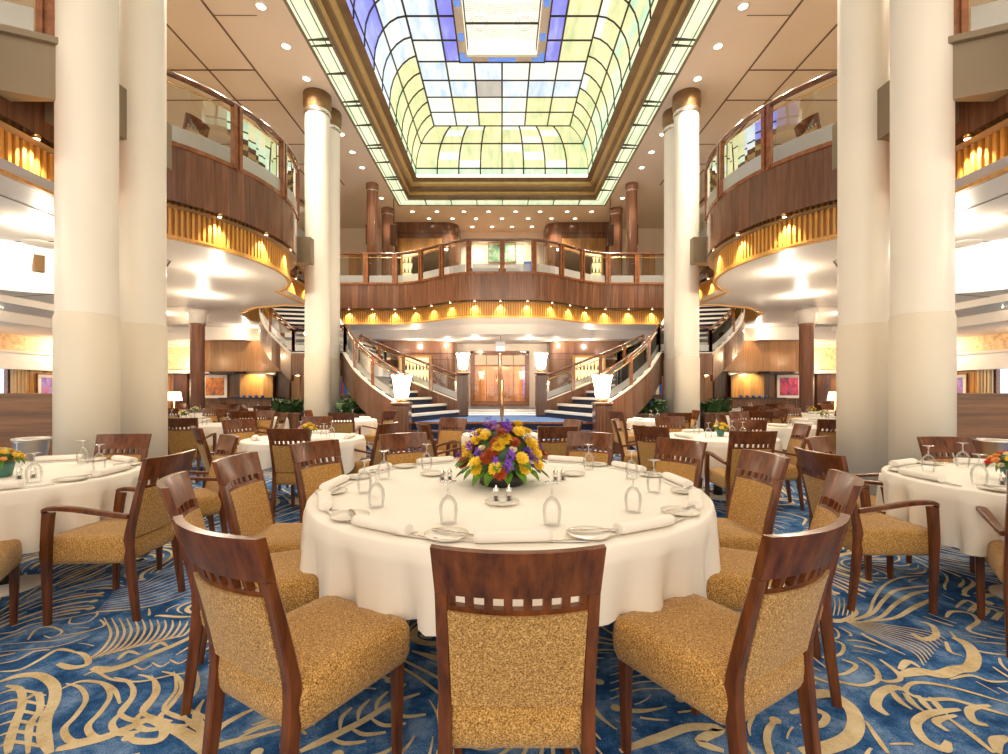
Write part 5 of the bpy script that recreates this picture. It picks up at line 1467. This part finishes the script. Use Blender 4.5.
def side_word(dx, dy):
    if abs(dy) > abs(dx): return 'near side' if dy < 0 else 'far side'
    return 'left side' if dx < 0 else 'right side'
for i, (x, y, R, nm, fl, chs) in enumerate(FAR):
    far_table(x, y, R, nm, 2, fl, seed=60 + i, cap=.55, a=R * 1.75, rot=.3 * (i % 3))
    for dx, dy in chs:
        chair_at(x + dx, y + dy, -dx, -dy, f'small distant chair on the {side_word(dx, dy)} of the {nm}', 'distant dining chairs', True)
# table lamps by the back columns
for s, sd in ((-1, 'left'), (1, 'right')):
    for (x, y, wh) in ((8.95 if s < 0 else 9.1, 12.75, 'picture table'),):
        l = empty('table_lamp', (s * x, y, TZ), 0, f'glowing lamp on the table before the {sd} picture', 'lamp', 'table lamps')
        m = MB(); m.lathe([(.07, 0), (.07, .015), (.015, .03), (.012, .3)], 14); m.build('base', 'brass', l)
        m = MB(); m.lathe([(.19, .28), (.15, .52)], 20, cap0=False, cap1=False); m.build('shade', 'lampshade', l)
        lamp('POINT', (s * x, y, TZ + .42), 12, (1, .7, .4), .08)
# wall sconces
for s, sd in ((-1, 'left'), (1, 'right')):
    for (x, y, z) in ((7.55, 17.3, 1.85),):
        l = empty('wall_sconce', (s * x, y, z), 0, f'small glowing sconce on the wooden back wall near the {sd} stair', 'lamp', 'wall sconces')
        m = MB(); m.bbox(-.05, .05, 0, .06, -.06, .06); m.build('plate', 'brass', l)
        m = MB(); m.lathe([(.06, 0), (.10, .22)], 14, (0, -.06, 0), cap1=False); m.build('shade', 'lamp_glass', l)
        lamp('POINT', (s * x, y - .25, z + .2), 10, (1, .72, .45), .06)
# upper-deck seats seen through the balcony glass
for s, sd in ((-1, 'left'), (1, 'right')):
    for k, (x, y, hx, hy) in enumerate(((4.75, 7.3, -1, .2), (4.9, 8.6, 0, -1), (5.6, 6.6, .3, 1))):
        chair_at(s * x, y, -s * hx, hy, f"{['first', 'second', 'third'][k]} wooden chair behind the glass of the {sd} balcony", 'chairs on the side balconies', True, ZD)
    t = empty('lounge_cabinet', (s * 5.7, 6.35, ZD), .5 * s, f'dark cabinet with a shelf of glasses behind the {sd} balcony glass', 'cabinet', 'balcony cabinets')
    m = MB(); m.bbox(-.35, .35, -.2, .2, 0, .75); m.build('body', 'walnut_dark', t)
    m = MB(); m.bbox(-.3, .3, -.02, .02, .8, 1.15, .01, 0); m.build('screen', 'tv_case', t)
# ------------------------------------------------------------------ ceiling lamps and the light they give
dl = empty('downlight')
m = MB(); m.lathe([(.085, 0), (.085, -.012), (.062, -.016), (.060, -.002)], 20, cap0=False, cap1=False); m.build('trim_ring', 'porcelain', dl)
m = MB(); m.lathe([(.060, -.006), (.001, -.006)], 20, cap0=False, cap1=False); m.build('lens', 'downlight_lens', dl)
DL = Proto(dl)
def down(x, y, z, e, where, spot=110, grp=None, col=(1, .88, .68), scale=None, point=False):
    DL.put((x, y, z), 0, f'round recessed ceiling light {where}', 'ceiling light', grp or 'recessed ceiling lights', scale)
    if e and point: lamp('POINT', (x, y, z - .14), e, col, .03)
    elif e: lamp('SPOT', (x, y, z - .03), e, col, .12, (x, y, 0), spot, .8)
k = 0
for s, sd in ((-1, 'left'), (1, 'right')):
    for i, y in enumerate((7.05, 8.0, 8.93, 9.86, 12.0, 12.9, 13.8, 16.0)):
        down(s * 4.13, y, ZC, 400, f'{["nearest", "second", "third", "fourth", "fifth", "sixth", "seventh", "farthest"][i]} in the row {sd} of the skylight', 120, f'recessed lights {sd} of the skylight', scale=1.2)
    for i, (x, y) in enumerate(((6.8, 5.0), (6.8, 8.5), (6.8, 12.5), (9.5, 7), (9.5, 12))):
        down(s * x, y, ZC, 420, f'above the {sd} upper deck, {["near", "middle", "far", "outer near", "outer far"][i]} one', 150, f'recessed lights over the {sd} upper deck')
rows = [(17.2, (-3.3, -2.4, -1.4, -.5, .5, 1.4, 2.4, 3.3)), (17.9, (-2.8, -1.9, -1.0, 0, 1.0, 1.9, 2.8)), (18.8, (-1.2, -.4, .4, 1.2))]
for r_, (y, xs) in enumerate(rows):
    for i, x in enumerate(xs):
        down(x, y, ZC, 220 if i % 2 == r_ % 2 else 0, f'beyond the skylight, {["front", "middle", "rear"][r_]} row, number {["one", "two", "three", "four", "five", "six", "seven", "eight"][i]} from the left', 120, 'recessed lights beyond the skylight')
for i, (x, y) in enumerate(((-3.0, 15.9), (-1.9, 16.3), (-.9, 15.7), (.9, 15.7), (1.9, 16.3), (3.0, 15.9))):
    down(x, y, ZB, 22, point=True, where= f'before the doors, {["first", "second", "third", "fourth", "fifth", "sixth"][i]} from the left', grp='recessed lights before the doors')
# lower wings
for s, sd in ((-1, 'left'), (1, 'right')):
    for i, (x, y, e) in enumerate(((5.6, 3.0, 90), (5.9, 6.0, 90), (5.0, 8.2, 100), (6.6, 10.3, 120), (8.9, 9.4, 120), (9.4, 12.6, 130), (11.6, 14.6, 130), (8.4, 15.3, 110), (11.8, 11, 120), (8.0, 5.2, 90))):
        down(s * x, y, ZS, e * .30, point=True, where= f'in the {sd} lower soffit, {["first", "second", "third", "fourth", "fifth", "sixth", "seventh", "eighth", "ninth", "tenth"][i]} counted from the viewer', grp=f'recessed lights in the {sd} lower soffit', scale=.7)
    # big drum lamp
    l = empty('drum_ceiling_lamp', (s * 7.75, 7.35, ZS), 0, f'large glowing drum ceiling lamp at the {sd} picture edge', 'ceiling lamp', 'large drum ceiling lamps')
    m = MB(); m.lathe([(1.15, 0), (1.15, -.05), (1.02, -.34)], 48, cap0=False, cap1=False, mi=0); m.build('shade', 'ceiling_lamp_glass', l)
    m = MB(); m.lathe([(1.02, -.34), (.9, -.40), (.4, -.46), (.001, -.47)], 48, cap0=False, cap1=False); m.build('bowl', 'ceiling_lamp_glass', l)
    for q in range(8):
        a = 2 * pi * q / 8 + .3; m = MB(); m.rbox((1.08 * cos(a), 1.08 * sin(a), -.19), (.07, .12, .36), a, 0); m.build('strut', 'gold_cap', l)
    for (x, y, nm) in ((6.15, 5.6, 'ring vent'), (6.6, 6.7, 'small vent')):
        v = MB(); v.lathe([(.22, 0), (.20, -.02), (.15, -.015), (.13, -.03), (.07, -.025), (.05, -.035), (.001, -.035)], 28, cap0=False, cap1=False, c=(s * x, y, ZS))
        tag(v.build('ceiling_vent', 'soffit_paint'), f"{'larger' if x < 6.3 else 'smaller'} round cream air vent in the {sd} soffit", 'vent', 'round air vents')
# bare fill lamps added along the frieze of the wings, without fixtures
for s in (-1, 1):
    for y in (4, 8, 12, 15.5): lamp('POINT', (s * 14.3, y, 2.75), 60, (1, .72, .42), .04)
    for x in (8.2, 11.5, 13.5): lamp('POINT', (s * x, 16.9, 2.3 if x > 11 else 3.15), 45 if x > 11 else 12, (1, .72, .42), .04)
